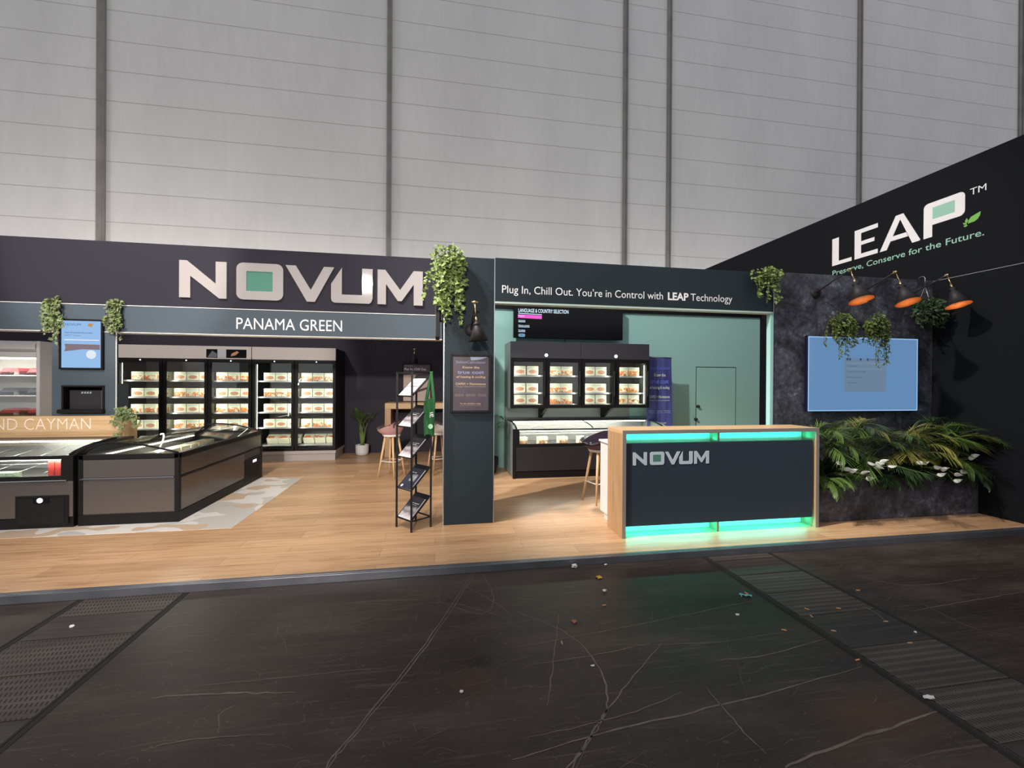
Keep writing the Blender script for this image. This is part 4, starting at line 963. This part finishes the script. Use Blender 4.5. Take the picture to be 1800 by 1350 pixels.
# ------------------------------------------------------------------ cartons
def carton_mesh(name, pic, W_, D_, H__):
    mb = MB(); mb.box(-W_/2, W_/2, -D_/2, D_/2, 0, H__, .003)
    mb.box(-W_/2+.004, W_/2-.004, -.004, .004, H__-.001, H__+.0015)
    mb.mi = 1; mb.poly([(-W_/2+.003, -D_/2-.0006, .003), (W_/2-.003, -D_/2-.0006, .003), (W_/2-.003, -D_/2-.0006, H__-.003), (-W_/2+.003, -D_/2-.0006, H__-.003)])
    me = bpy.data.meshes.new(name); mb.bm.to_mesh(me); mb.bm.free(); me.materials.append(M['card']); me.materials.append(pic); return me
CA = carton_mesh('carton', M['cartona'], .204, .13, .158); CB = carton_mesh('carton', M['cartonb'], .204, .13, .158)
SA = carton_mesh('slim_carton', M['cartona'], .05, .13, .15); SB = carton_mesh('slim_carton', M['cartonb'], .05, .13, .15)
def put(name, me, loc, label, cat, group, rot=(0, 0, 0)):
    o = bpy.data.objects.new(name, me); COL.objects.link(o); o.location = loc; o.rotation_euler = rot
    return tag(o, label, cat, group)
ORD = ('first', 'second', 'third', 'fourth', 'fifth', 'sixth', 'seventh', 'eighth')
# ------------------------------------------------------------------ glass-door freezers
def glass_freezer(t, x0, x1, nd, yf, yb, z0, z1, shelves, fw_, handle=True, watts=3.6, ledbay=0, ledside=1, badges=True):
    pitch = (x1-x0)/nd
    for i in range(nd):
        a, b_ = x0+i*pitch+.004, x0+(i+1)*pitch-.004
        dr = MB(); frame_mb(dr, a, b_, z0, z1, fw_, yf-.03, yf+.012, .004); d = dr.build('door', M['black'], t)
        box('glass_pane', M['glass'], a+fw_, b_-fw_, yf-.012, yf-.006, z0+fw_, z1-fw_, d, bev=0)
        if handle: box('handle', M['blackm'], b_-fw_*.85, b_-fw_*.45, yf-.06, yf-.03, (z0+z1)/2-.22, (z0+z1)/2+.22, d, bev=.005)
        if badges: MB().lathe([(0, .0), (.013, 0), (.013, .006), (0, .006)], (a+pitch*.52, yf-.031, z1-fw_*.45), 16, Matrix.Rotation(R(90), 3, 'X')).build('badge', M['logolight'], d)
        for zs in shelves:
            mb = MB(); mb.box(a+.02, b_-.02, yf+.16, yb-.06, zs-.012, zs, .002); sh_ = mb.build('shelf', M['wire'], t)
            box('shelf_lip', M['wire'], a+.02, b_-.02, yf+.135, yf+.159, zs-.026, zs+.004, sh_)
        # vertical LED tube on the mullion and its light
        if i == ledbay: box('led_tube', M['led'], (a+fw_+.006) if ledside > 0 else (b_-fw_-.02), (a+fw_+.016) if ledside > 0 else (b_-fw_-.01), yf+.03, yf+.04, z0+fw_+.02, z1-fw_-.03, t, bev=.003)
        zc = (z0+z1)/2
        for sx, xx in ((1, a+fw_+.022), (-1, b_-fw_-.01)):
            lamp_light('freezer_light', 'AREA', (xx, yf+.05, zc), (xx+sx*.5, yf+.36, zc), watts, (1, .97, .84), .03, size_y=(z1-z0)*.86)
def shelf_rows(doors, x0, pitch, yf, rows, kinds, n, first, step, where, group, jitter, skip=()):
    for i in range(doors):
        for k, (zs, lay) in enumerate(rows):
            for j in range(n):
                me = CA if kinds[i][k] == 'a' else CB
                x = (first[i] if isinstance(first, tuple) else x0+i*pitch+first)+j*step+rnd.gauss(0, jitter); lb = 'cream food carton, %s along %s' % (ORD[j], where(i, k))
                if lay: put('food_carton', me, (x, yf+.09, zs+.0655*math.sin(R(66))+.001), lb, 'carton', group, (R(-66), 0, 0))
                else: put('food_carton', me, (x, yf, zs+.0008), lb, 'carton', group, (0, 0, rnd.gauss(0, .015)))
ROWN = ('top', 'second', 'middle', 'fourth', 'bottom')
WZ = [1.615, 1.305, 1.005, .705, .355]
def tall_unit(label, x0, x1, nd, pic):
    t = thing('glass_door_freezer', label, 'freezer', ((x0+x1)/2, 9.5, PT), 'tall glass-door freezers')
    mb = MB(); mb.box(x0, x0+.03, 9.105, 9.93, PT+.2, 2.255, .003); mb.box(x1-.03, x1, 9.105, 9.93, PT+.2, 2.255, .003); mb.box(x0+.03, x1-.03, 9.105, 9.93, 2.02, 2.25, .003); mb.box(x0+.03, x1-.03, 9.105, 9.93, PT+.2, .30); mb.build('body', M['black'], t)
    box('back_liner', M['dliner'], x0+.031, x1-.031, 9.88, 9.93, .301, 2.019, t)
    hd = box('header_panel', M['greige'], x0+.003, x1-.003, 9.06, 9.10, 2.017, 2.258, t)
    mb = MB(); mb.box(x0, x1, 9.09, 9.93, .195, .258, .004); mb.box(x0+.02, x1-.02, 9.13, 9.9, PT, .194); mb.build('base', M['greige'], t)
    glass_freezer(t, x0, x1, nd, 9.1, 9.93, .27, 2.01, WZ, .055)
    return t, hd
tA, hA = tall_unit('three-door tall glass freezer with greige header, next to the slate niche column', -5.715, -3.445, 3, True)
tB, hB = tall_unit('two-door tall glass freezer with greige header, end of the row beside the palm', -3.44, -1.925, 2, False)
# mirrored photo strip on the header of the three-door unit
plate('photo_strip', M['blackg'], [(-4.22, 2.04), (-3.53, 2.04), (-3.53, 2.20), (-4.22, 2.20)], hA, .002, 'y', 9.0595); plate('photo_patch', mat('pale_photo_patch', (172, 174, 180), .3), [(-4.03, 2.04), (-3.88, 2.04), (-3.88, 2.205), (-4.03, 2.205)], hA, .003, 'y', 9.0595)
plate('photo_patch', mat('copper_photo_patch', (176, 128, 104), .3), [(-3.80, 2.07), (-3.72, 2.09), (-3.66, 2.15), (-3.70, 2.17), (-3.79, 2.12)], hA, .003, 'y', 9.0595)
plate('photo_patch', mat('grey_photo_patch', (96, 98, 106), .3), [(-4.20, 2.05), (-4.04, 2.05), (-4.04, 2.12), (-4.12, 2.17)], hA, .003, 'y', 9.0595)
DO = ('first', 'second', 'third', 'fourth', 'fifth')
shelf_rows(5, -5.715, .7575, 9.33, list(zip(WZ, (0, 0, 0, 0, 1))), ('babab', 'ababb', 'babab', 'abaab', 'baabb'), 3, (-5.477, -4.766, -4.043, -3.196, -2.512), .216,
    lambda i, k: 'the %s shelf behind the %s tall freezer door' % (ROWN[k], DO[i]), 'cartons in the tall freezers', .002)
# wall-hung four-door cabinet in the green room
t = thing('wall_freezer', 'dark grey four-door glass freezer mounted above the low freezer on green wall', 'freezer', (2.495, 7.6, 1.17))
box('side_panel', M['steel'], 1.235, 1.262, 7.31, 7.875, 1.17, 2.30, t, bev=.002); box('side_panel', M['steel'], 3.725, 3.752, 7.31, 7.875, 1.17, 2.30, t, bev=.002)
mb = MB(); mb.box(1.262, 3.725, 7.31, 7.875, 2.012, 2.295); mb.box(1.262, 3.725, 7.31, 7.875, 1.17, 1.21); mb.build('body', M['black'], t)
box('back_liner', M['dliner'], 1.263, 3.724, 7.83, 7.875, 1.211, 2.011, t)
for x0, x1 in ((1.24, 2.482), (2.488, 3.75)):
    h = box('header_panel', M['darkgraph'], x0, x1, 7.285, 7.308, 2.018, 2.302, t)
    MB().lathe([(0, 0), (.03, 0), (.03, .008), (0, .008)], ((x0+x1)/2, 7.284, 2.075), 18, Matrix.Rotation(R(90), 3, 'X')).build('badge', M['logolight'], h)
UZ = [1.735, 1.435, 1.235]
glass_freezer(t, 1.24, 3.75, 4, 7.30, 7.87, 1.172, 2.012, UZ, .055, True, 1.5, 3, -1, False)
for x in (1.86, 3.06):
    MB().prism([(x, 7.33, 1.168), (x, 7.86, 1.168), (x, 7.86, .97), (x, 7.78, .97)], (.05, 0, 0)).build('bracket', M['black'], t)
box('rear_panel', M['steel'], 1.24, 3.64, 7.85, 7.877, .90, 1.168, t)
shelf_rows(4, 1.24, .6275, 7.52, [(z, 0) for z in UZ], ('aaa', 'bbb', 'aaa', 'bbb'), 2, .2, .218,
    lambda i, k: 'the %s shelf of the %s bay of the wall-hung freezer' % (('top', 'middle', 'bottom')[k], DO[i]), 'cartons in the wall-hung freezer', .004)
# ------------------------------------------------------------------ low freezers
def window_chest(t, x0, x1, y0, y1, zf, zb, pm, sm_, wx0, wx1, wz0, wz1, lidsplit, watts):
    sd = [(y0+.01, PT+.02), (y1, PT+.02), (y1, zb), (y1-.24, zb), (y0+.30, zb-.02), (y0+.12, zf+.05), (y0+.03, zf), (y0+.005, zf-.03)]
    for xx in (x0, x1-.04):
        MB().prism([(xx, a, b_) for a, b_ in sd], (.04, 0, 0)).build('side_panel', sm_, t)
    mb = MB(); mb.box(x0+.04, x1-.04, y1-.05, y1, PT+.02, zb-.002); mb.box(x0+.04, x1-.04, y1-.24, y1-.05, zb-.03, zb-.002); mb.build('rear_top', M['darkgraph'], t)
    box('tub', M['dliner'], x0+.041, x1-.041, y0+.05, y1-.051, PT+.05, wz0-.06, t)
    box('tub_back', M['wire'], x0+.041, x1-.041, y1-.075, y1-.052, wz0-.06, zb-.035, t)
    mb = MB(); mb.box(x0, wx0, y0, y0+.05, wz0-.05, zf); mb.box(wx1, x1, y0, y0+.05, wz0-.05, zf); mb.box(wx0, wx1, y0, y0+.05, wz1, zf, .004); mb.box(wx0, wx1, y0, y0+.05, wz0-.05, wz0, .004)
    mb.box(x0, x0+.045, y0-.004, y0+.05, PT, zf); mb.build('front_frame', M['black'], t)
    box('front_window', M['glass'], wx0, wx1, y0+.012, y0+.018, wz0, wz1, t, bev=0)
    box('front_panel', pm, x0+.046, x1-.002, y0, y0+.045, PT+.115, wz0-.052, t, bev=.003)
    box('plinth', M['black'], x0+.046, x1, y0+.01, y0+.045, PT, PT+.11, t)
    def lz(u, v): return (y0+.03+(y1-.24-y0-.03)*v, zf+.004+(zb-zf-.004)*math.sin(PI/2*min(1, v*1.05))**.75)
    n = len(lidsplit)-1
    for k in range(n):
        a, b_ = lidsplit[k], lidsplit[k+1]
        MB().grid(lambda u, v: Vector((a+(b_-a)*u, *lz(u, v))), 2, 12).build('lid_glass', M['lidglass'], t, fix=False)
    for x in lidsplit:
        MB().tube([Vector((x, *lz(0, k/12)))+Vector((0, 0, .004)) for k in range(13)], .013 if x in (lidsplit[0], lidsplit[-1]) else .008, 6).build('lid_rib', M['black'], t)
    box('led_strip', M['led'], wx0+.01, wx1-.01, y0+.054, y0+.07, wz1-.018, wz1-.002, t, bev=.003)
    box('led_strip', M['led'], x0+.12, x1-.06, y1-.27, y1-.25, zb-.03, zb-.014, t, bev=.003)
    lamp_light('chest_light', 'AREA', ((wx0+wx1)/2, y0+.075, wz1-.02), ((wx0+wx1)/2, y0+.5, wz0-.1), watts, (1, .98, .86), wx1-wx0, size_y=.02)
    lamp_light('chest_light', 'AREA', ((wx0+wx1)/2, y1-.28, zb-.03), ((wx0+wx1)/2, y0+.4, wz0), watts, (1, .98, .86), wx1-wx0, size_y=.02)
t = thing('island_freezer', 'low dark island freezer with front window, its lid running toward the lettered board', 'freezer', (-4.5, 5.8, PT))
window_chest(t, -5.25, -3.722, 5.295, 6.24, .812, .905, M['graphite'], M['black'], -5.1, -3.83, .60, .775, (-5.2, -3.77), 5)
box('chrome_rail', M['chrome'], -5.25, -3.77, 5.27, 5.294, .545, .562, t, bev=.004)
mb = MB(); mb.box(-4.225, -3.755, 5.282, 5.294, .10, .405, .004); g = mb.build('grille', M['black'], t)
mb = MB()
for k in range(22): mb.box(-4.19, -3.79, 5.276, 5.2815, .125+k*.0115, .1295+k*.0115)
mb.build('grille_slat', M['blackm'], g); box('badge_plate', M['blackg'], -4.06, -3.92, 5.268, 5.2755, .325, .39, g)
mb = MB(); mb.lathe([(0, 0), (.026, 0), (.026, .005), (0, .005)], (-3.995, 5.2675, .36), 18, Matrix.Rotation(R(90), 3, 'X')); mb.build('badge', M['logolight'], g)
mb = MB()
for k in range(5): mb.tube([(-5.1+.26*k, 5.4, .62), (-4.85+.26*k, 6.05, .80)], .004, 5)
mb.tube([(-5.15, 5.5, .70), (-3.8, 5.5, .70)], .004, 5); mb.build('wire_divider', M['wire'], t)
for k in range(3):
    o = box('food_pack', M['redpack'], -4.02+.062*k, -3.964+.062*k, 5.39, 5.50, .541, .74, None, .006); center_origin(o)
    tag(o, 'red food pack standing in the island freezer window, %s toward the corner post' % ORD[k], 'pack', 'red packs in the island freezer')
for k in range(4):
    o = box('food_pack', M['greenpack'], -4.66+.09*k, -4.575+.09*k, 5.38, 5.47, .541, .635, None, .006); center_origin(o)
    tag(o, 'low pale green food pack in the island freezer window, %s toward the red packs' % ORD[k], 'pack', 'green packs in the island freezer')
# long chest freezer with arched sliding lid
t = thing('chest_freezer', 'long graphite chest freezer with arched glass lid on the patterned floor graphic', 'freezer', (-3.22, 6.48, PT))
X0, X1, Y0, Y1 = -3.70, -2.745, 5.325, 7.66
mb = MB(); mb.box(X0+.01, X0+.06, Y0+.01, Y1-.01, PT+.1, .79); mb.box(X1-.06, X1-.01, Y0+.01, Y1-.01, PT+.1, .79); mb.box(X0+.06, X1-.06, Y0+.01, Y0+.06, PT+.1, .79); mb.box(X0+.06, X1-.06, Y1-.06, Y1-.01, PT+.1, .79); mb.box(X0+.06, X1-.06, Y0+.06, Y1-.06, PT+.1, .58); mb.build('tub', M['dliner'], t)
mb = MB(); mb.box(X0, X1, Y0, Y1, PT, PT+.115, .004); mb.build('plinth', M['black'], t)
mb = MB()
for x in (X0, X1-.045):
    for y in (Y0, Y1-.045): mb.box(x, x+.045, y, y+.045, PT+.115, .79, .004)
mb.box(X0, X1, Y0, Y0+.055, .755, .812, .008); mb.box(X0, X1, Y1-.055, Y1, .755, .812, .008); mb.box(X0, X0+.055, Y0, Y1, .755, .812, .008); mb.box(X1-.055, X1, Y0, Y1, .755, .812, .008); mb.build('frame', M['black'], t)
box('upper_panel', M['graphite'], X0+.046, X1-.046, Y0+.003, Y0+.01, .565, .752, t); box('lower_panel', M['graphite'], X0+.046, X1-.046, Y0+.003, Y0+.01, .18, .542, t)
box('upper_panel', M['graphite'], X1-.01, X1-.003, Y0+.046, Y1-.046, .565, .752, t); box('lower_panel', M['graphite'], X1-.01, X1-.003, Y0+.046, 7.0, .18, .542, t)
box('chrome_rail', M['chrome'], X0+.02, X1-.05, Y0-.012, Y0+.004, .545, .561, t, bev=.003); box('side_rail', M['black'], X1-.008, X1+.008, Y0+.04, Y1, .545, .561, t, bev=.003)
g = box('grille', M['black'], X1-.01, X1+.004, 7.0, 7.62, .10, .44, t)
mb = MB()
for k in range(24): mb.box(X1+.0045, X1+.009, 7.05, 7.57, .12+k*.012, .125+k*.012)
mb.build('grille_slat', M['blackm'], g); box('badge', M['logolight'], X1+.005, X1+.012, 7.27, 7.40, .36, .40, g)
def lid(x, y=0):
    u = min(1, max(0, (X1-.03-x)/(X1-X0-.06)))
    k = math.sin(PI/2*u/.7)**.95 if u < .7 else math.cos(PI/2*(u-.7)/.3)**.75 if u < .999 else 0
    return .812+.116*k
XS = [X0+.03+(X1-X0-.06)*i/24 for i in range(25)]
YS = (Y0+.035, 6.5, Y1-.035)
for k in range(2):
    MB().grid(lambda u, v: Vector((X0+.03+(X1-X0-.06)*u, YS[k]+(YS[k+1]-YS[k])*v, lid(X0+.03+(X1-X0-.06)*u))), 24, 4).build('lid_glass', M['lidglass'], t, fix=False)
for y in (YS[0], YS[2]):
    mb = MB(); mb.bm.faces.new([mb.bm.verts.new((x, y, lid(x))) for x in XS]); mb.build('end_glass', M['endglass'], t, fix=False)
    MB().tube([(x, y, lid(x)+.002) for x in XS], .012, 6).build('lid_rib', M['black'], t)
box('led_strip', M['led'], X0+.075, X0+.09, Y0+.2, Y1-.25, .765, .78, t, bev=.003); box('led_strip', M['ledsoft'], X1-.09, X1-.075, Y0+.2, Y1-.25, .765, .78, t, bev=.003)
lamp_light('chest_light', 'AREA', (X0+.1, 6.5, .765), (X1, 6.5, .5), 34, (1, .98, .86), .02, size_y=1.9)
mb = MB()
for k in range(9): mb.tube([(X0+.08, 5.6+.24*k, .66), (X1-.08, 5.6+.24*k, .66)], .004, 5)
mb.build('wire_divider', M['wire'], t)
for c in range(2):
    for k in range(8):
        put('food_carton', CA if (k+c) % 2 else CB, (-3.36+.36*c, 5.78+.225*k, .5805+.0655), 'cream food carton laid flat in the long chest freezer, %s in the %s lane' % (ORD[k], ('inner', 'outer')[c]), 'carton', 'cartons in the long chest freezer', (R(-90), 0, R(90)+rnd.gauss(0, .05)))
# low freezer under the wall-hung one
t = thing('low_freezer', 'long low freezer with curved glass lid under the wall-hung freezer', 'freezer', (2.55, 7.4, PT))
window_chest(t, 1.232, 3.90, 6.92, 7.872, .855, .935, M['lowpanel'], M['steel'], 1.335, 3.80, .615, .83, (1.29, 2.58, 3.84), 9)
for k in range(7):
    for j in range(3):
        put('slim_carton', (SA, SB)[(k+j) % 2], (1.36+.345*k+.054*j, 7.12+.012*j, .556), 'slim cream carton in the low freezer window, %s of its trio, %s trio along' % (ORD[j], ORD[k]), 'carton', 'slim cartons in the low freezer', (0, 0, R(6)))
mb = MB()
for k in range(7): mb.tube([(1.34+.345*k, 7.0, .78), (1.50+.345*k, 7.6, .70)], .004, 5)
mb.tube([(1.34, 7.05, .765), (3.8, 7.05, .765)], .005, 5); mb.build('wire_divider', M['wire'], t)
# silver freezer in the corner
t = thing('silver_freezer', 'bright silver freezer with lit glass front next to the slate niche column', 'freezer', (-5.95, 7.4, PT))
box('side_panel', M['silver'], -5.36, -5.315, 7.0, 7.75, PT, 2.13, t, bev=.006); box('side_panel', M['silver'], -6.6, -6.555, 7.0, 7.75, PT, 2.05, t, bev=.006)
mb = MB(); mb.prism([(-6.6, 7.03, 1.985), (-6.6, 6.99, 2.02), (-6.6, 6.985, 2.08), (-6.6, 7.02, 2.13), (-6.6, 7.75, 2.13), (-6.6, 7.75, 1.985)], (1.239, 0, 0)); mb.build('header', M['silver'], t)
mb = MB(); mb.prism([(-6.6, 7.0, 1.905), (-6.6, 7.0, 1.98), (-6.6, 7.2, 1.98), (-6.6, 7.2, 1.905)], (1.24, 0, 0)); mb.build('light_rail', M['silver'], t)
box('back_liner', M['liner'], -6.55, -5.365, 7.7, 7.75, PT+.05, 1.985, t); box('base', M['silver'], -6.55, -5.365, 7.0, 7.7, PT, .7, t)
box('glass_pane', M['glass'], -6.55, -5.362, 7.008, 7.014, .701, 1.90, t, bev=0)
for z in (1.665, 1.385, 1.10):
    box('shelf', M['white'], -6.54, -5.37, 7.15, 7.69, z-.014, z, t)
box('led_tube', M['led'], -6.5, -5.4, 7.06, 7.075, 1.885, 1.9, t)
box('led_tube', M['led'], -5.50, -5.485, 7.64, 7.66, 1.15, 1.85, t)
lamp_light('freezer_light', 'AREA', (-5.95, 7.1, 1.88), (-5.95, 7.5, 1.0), 8, (1, .98, .9), 1.1, size_y=.05)
for k, (z, fm, cn) in enumerate(((1.665, M['redfood'], 'red'), (1.385, M['darkfood'], 'dark'), (1.10, M['redfood'], 'red'))):
    for j, (xa, xb) in enumerate(((-5.64, -5.39), (-5.96, -5.70))):
        tt = thing('fruit_tray', '%s fruit tray on the %s shelf of the silver freezer, %s' % (cn, ('top', 'middle', 'bottom')[k], ('at its side panel', 'away from its side panel')[j]), 'tray', ((xa+xb)/2, 7.3, z), 'fruit trays in the silver freezer')
        mb = MB(); mb.box(xa, xb, 7.19, 7.19+.008, z+.001, z+.045); mb.box(xa, xb, 7.42, 7.428, z+.001, z+.09); mb.box(xa, xa+.008, 7.198, 7.42, z+.001, z+.06); mb.box(xb-.008, xb, 7.198, 7.42, z+.001, z+.06); mb.box(xa+.008, xb-.008, 7.198, 7.42, z+.001, z+.012); mb.build('tray', M['clear'], tt)
        r_ = random.Random(k*7+j); mb = MB(); mb.grid(lambda u, v: Vector((xa+.01+(xb-xa-.02)*u, 7.2+.215*v, z+.014+.085*min(1, 8*v+.35)*min(1, 9*u, 9*(1-u))+r_.uniform(-.006, .006))), 22, 16, False); mb.build('fruit', fm, tt, fix=False)
# ------------------------------------------------------------------ screens and banner
t = thing('wide_screen', 'wide black menu screen with pink bar hanging over the wall-hung freezer', 'screen', (2.4, 7.76, 2.41))
box('housing', M['blackg'], 1.37, 3.44, 7.72, 7.80, 2.408, 2.995, t, bev=.006); box('wall_bracket', M['blackm'], 2.0, 2.8, 7.80, 7.879, 2.55, 2.85, t)
YS_ = 7.719
text('LANGUAGE & COUNTRY SELECTION', M['screenwht'], 1.455, 2.385, 2.868, .065, YS_, t, bold=.01)
plate('screen_line', M['screenwht'], [(1.455, 2.842), (1.885, 2.832), (1.885, 2.842), (1.455, 2.852)], t, .001, 'y', YS_+.001)
plate('pink_bar', M['screenpink'], [(1.447, 2.765), (1.885, 2.755), (1.885, 2.82), (1.447, 2.828)], t, .001, 'y', YS_+.001)
text('English', M['screenwht'], 1.455, 1.565, 2.79, .025, YS_-.001, t)
for s_, z, x in (('Change language', 2.71, 1.58), ('Change country', 2.62, 1.66), ('Cookies', 2.535, 1.58)):
    text(s_, M['screenwht'], 1.455, x, z, .022, YS_, t, bold=.02); plate('screen_line', M['screenwht'], [(1.455, z-.02), (x, z-.02), (x, z-.012), (1.455, z-.012)], t, .001, 'y', YS_+.001)
plate('pill_button', M['screenpill'], rrect(1.455, 1.58, 2.425, 2.485, .029, 5), t, .001, 'y', YS_+.001); text('OK', M['addark'], 1.50, 1.535, 2.445, .022, YS_-.001, t)
MB().tube([(2.35, 7.79, 2.41), (2.34, 7.80, 2.37), (2.30, 7.82, 2.30)], .006, 6).build('cable', M['black'], t)
t = thing('wall_screen', 'large pale blue lit screen on the dark stone wall under the planters', 'screen', (5.29, 4.70, 1.27))
box('housing', mat('navy_screen_housing', (14, 16, 44), .3), 4.475, 6.115, 4.668, 4.71, 1.262, 2.198, t, bev=.003); box('display', M['screenblue'], 4.487, 6.10, 4.664, 4.6675, 1.274, 2.186, t, bev=0)
mb = MB(); frame_mb(mb, 4.484, 6.103, 1.271, 2.189, .012, 4.6625, 4.6638, 0); mb.build('lit_rim', M['screenedge'], t); box('wall_bracket', M['blackm'], 4.9, 5.7, 4.711, 4.749, 1.5, 1.95, t)
plate('screen_card', M['screencard'], [(5.005, 1.51), (5.62, 1.51), (5.62, 1.93), (5.005, 1.93)], t, .0005, 'y', 4.6638)
for x in (5.03, 5.068, 5.225, 5.33, 5.48): plate('icon', M['screendk'], rrect(x, x+.03, 1.90, 1.93, .008, 3), t, .001, 'y', 4.6636)
for z, x1 in ((1.865, 5.61), (1.793, 5.60)): plate('rule_line', M['screenpill'], [(5.03, z), (x1, z), (x1, z+.005), (5.03, z+.005)], t, .001, 'y', 4.6636)
for s_, x1, z in (('Selected options', 5.19, 1.825), ('Refrigeration system costs', 5.31, 1.755), ('Running cost per year', 5.27, 1.685), ('Total emissions', 5.19, 1.615)): text(s_, M['screendk'], 5.045, x1, z, .017, 4.6626, t)
for a, b_ in ((5.375, 5.46), (5.525, 5.61)): plate('rule_line', M['screendk'], [(a, 1.91), (b_, 1.91), (b_, 1.918), (a, 1.918)], t, .001, 'y', 4.6636)
t = thing('roll_up_banner', 'navy roll-up banner with pale lettering beside the wall-hung freezer', 'banner', (4.04, 7.46, PT))
mb = MB(); mb.poly([(3.795, 7.45, PT+.09), (4.315, 7.45, PT+.09), (4.275, 7.46, 2.07), (3.795, 7.46, 2.09)]); o = mb.build('print', M['banner'], t); sd_ = o.modifiers.new('thickness', 'SOLIDIFY'); sd_.thickness = .002
cost_print(t, 3.80, 4.28, .72, 2.02, 7.448, M['lettergrey'], M['bannerlt'])
MB().tube([(3.79, 7.465, 2.093), (4.28, 7.465, 2.073)], .012, 10).build('top_bar', M['alu'], t); box('cassette', M['alu'], 3.78, 4.33, 7.40, 7.53, PT, PT+.09, t, bev=.015, seg=2); MB().tube([(4.05, 7.49, PT+.09), (4.05, 7.49, 2.08)], .008, 8).build('support_pole', M['alu'], t)
# ------------------------------------------------------------------ litter on the hall floor
def butt(x, y, az, label):
    o = MB().tube([(x-.014*math.cos(az), y-.014*math.sin(az), .0048), (x+.014*math.cos(az), y+.014*math.sin(az), .0048)], .0044, 8).build('cigarette_butt', M['butt']); center_origin(o); tag(o, label, 'cigarette butt', 'cigarette butts on the hall floor')
def crumpled(name, x, y, sx, sy, sz, m, label, cat, seed, group=None):
    r_ = random.Random(seed); bm = bmesh.new(); bmesh.ops.create_icosphere(bm, subdivisions=2, radius=1)
    for v in bm.verts:
        k = .65+.5*r_.random(); v.co = Vector((v.co.x*sx*k, v.co.y*sy*k, v.co.z*sz*k))
    zmin = min(v.co.z for v in bm.verts)
    for v in bm.verts: v.co.z -= zmin-.0005
    me = bpy.data.meshes.new(name); bm.to_mesh(me); bm.free(); me.materials.append(m); o = bpy.data.objects.new(name, me); COL.objects.link(o); o.location = (x, y, 0); tag(o, label, cat, group)
for k, (x, y, az, lb) in enumerate(((1.20, 2.98, .1, 'cigarette butt below the white scraps and yellow leaf'), (.77, 2.59, 1.5, 'cigarette butt where two long scratches cross, below the rust leaf'), (2.34, 2.98, 1.9, 'cigarette butt just beside the turquoise film scrap'),
        (2.60, 2.70, -.9, 'upper cigarette butt of the close pair at the duct cover joint'), (2.55, 2.61, 1.3, 'lower cigarette butt of the close pair at the duct cover joint'), (2.83, 2.67, -.4, 'cigarette butt lying alone across the duct cover, above the bent straw'), (2.23, 2.49, -.6, 'cigarette butt on the plain floor just short of the duct cover'),
        (2.54, 2.43, -.5, 'half white cigarette butt on the duct cover with slots'), (2.99, 2.47, -.3, 'cigarette butt at the far joint of the duct cover, near the straw'), (2.89, 2.24, -.1, 'cigarette butt in the middle of the smooth dark duct plate'), (2.41, 2.15, .1, 'bent cigarette butt lying along the duct cover joint'), (3.23, 2.88, -.2, 'cigarette butt beyond the duct cover toward the black wall'))):
    butt(x, y, az, lb)
for k, (x, y, sx, sy, sz, lb) in enumerate(((1.19, 3.635, .028, .022, .02, 'largest white paper ball, right against the grey platform edge'), (1.48, 3.65, .016, .008, .006, 'thin white paper shred by the grey platform edge'), (1.28, 3.18, .018, .013, .01, 'round white paper scrap below the yellow leaf'), (2.06, 2.71, .016, .009, .006, 'small white paper scrap below the turquoise film'),
        (2.48, 1.83, .03, .018, .008, 'large flattened white paper scrap beside the duct cover joint'), (-2.3, 3.27, .016, .012, .01, 'white paper scrap on the slotted duct cover by the platform'), (.14, 2.26, .010, .009, .007, 'small white paper crumb under the dark oil stain'), (3.05, 2.33, .010, .008, .006, 'tiny white paper crumb at the duct cover joint'), (.88, 2.35, .012, .006, .005, 'thin white paper shred between the curved scratches'))):
    crumpled('paper_scrap', x, y, sx, sy, sz, M['scrap'], lb, 'paper scrap', 60+k, 'paper scraps on the hall floor')
def fallen(x, y, s_, m, label, seed):
    r_ = random.Random(seed); mb = MB(); n = 14; c = mb.bm.verts.new((x, y, .006)); vs_ = []
    for k in range(n):
        a = 2*PI*k/n; rr = s_*(.65+.5*abs(math.sin(2.5*a))+.1*r_.random()); vs_.append(mb.bm.verts.new((x+rr*math.cos(a), y+rr*math.sin(a), .001+.012*r_.random())))
    for k in range(n): mb.bm.faces.new((c, vs_[k], vs_[(k+1) % n]))
    t = mb.build('fallen_leaf', m, None, fix=False); center_origin(t); sd = t.modifiers.new('thickness', 'SOLIDIFY'); sd.thickness = .0008; tag(t, label, 'leaf')
fallen(1.33, 3.42, .026, M['leafy'], 'yellow curled leaf on the dark floor near the platform edge', 1); fallen(.92, 2.81, .018, M['leafr'], 'small rust brown leaf on the dark floor above the crossing scratches', 2)
mb = MB(); r_ = random.Random(4); mb.grid(lambda u, v: Vector((2.26+.085*u, 2.93+.03*v+.012*math.sin(6*u), .001+.014*abs(math.sin(7*u+3*v)))), 10, 4); o = mb.build('film_scrap', M['film'], None, fix=False); center_origin(o); tag(o, 'crinkled turquoise film scrap on the dark floor', 'plastic scrap')
o = MB().tube([(3.0+.03*math.sin(k*.25), 2.49+.016*k, .003+.0006*k) for k in range(11)], .0022, 6).build('straw', M['straw']); center_origin(o); tag(o, 'thin bent dry straw at the far joint of the duct cover', 'straw')
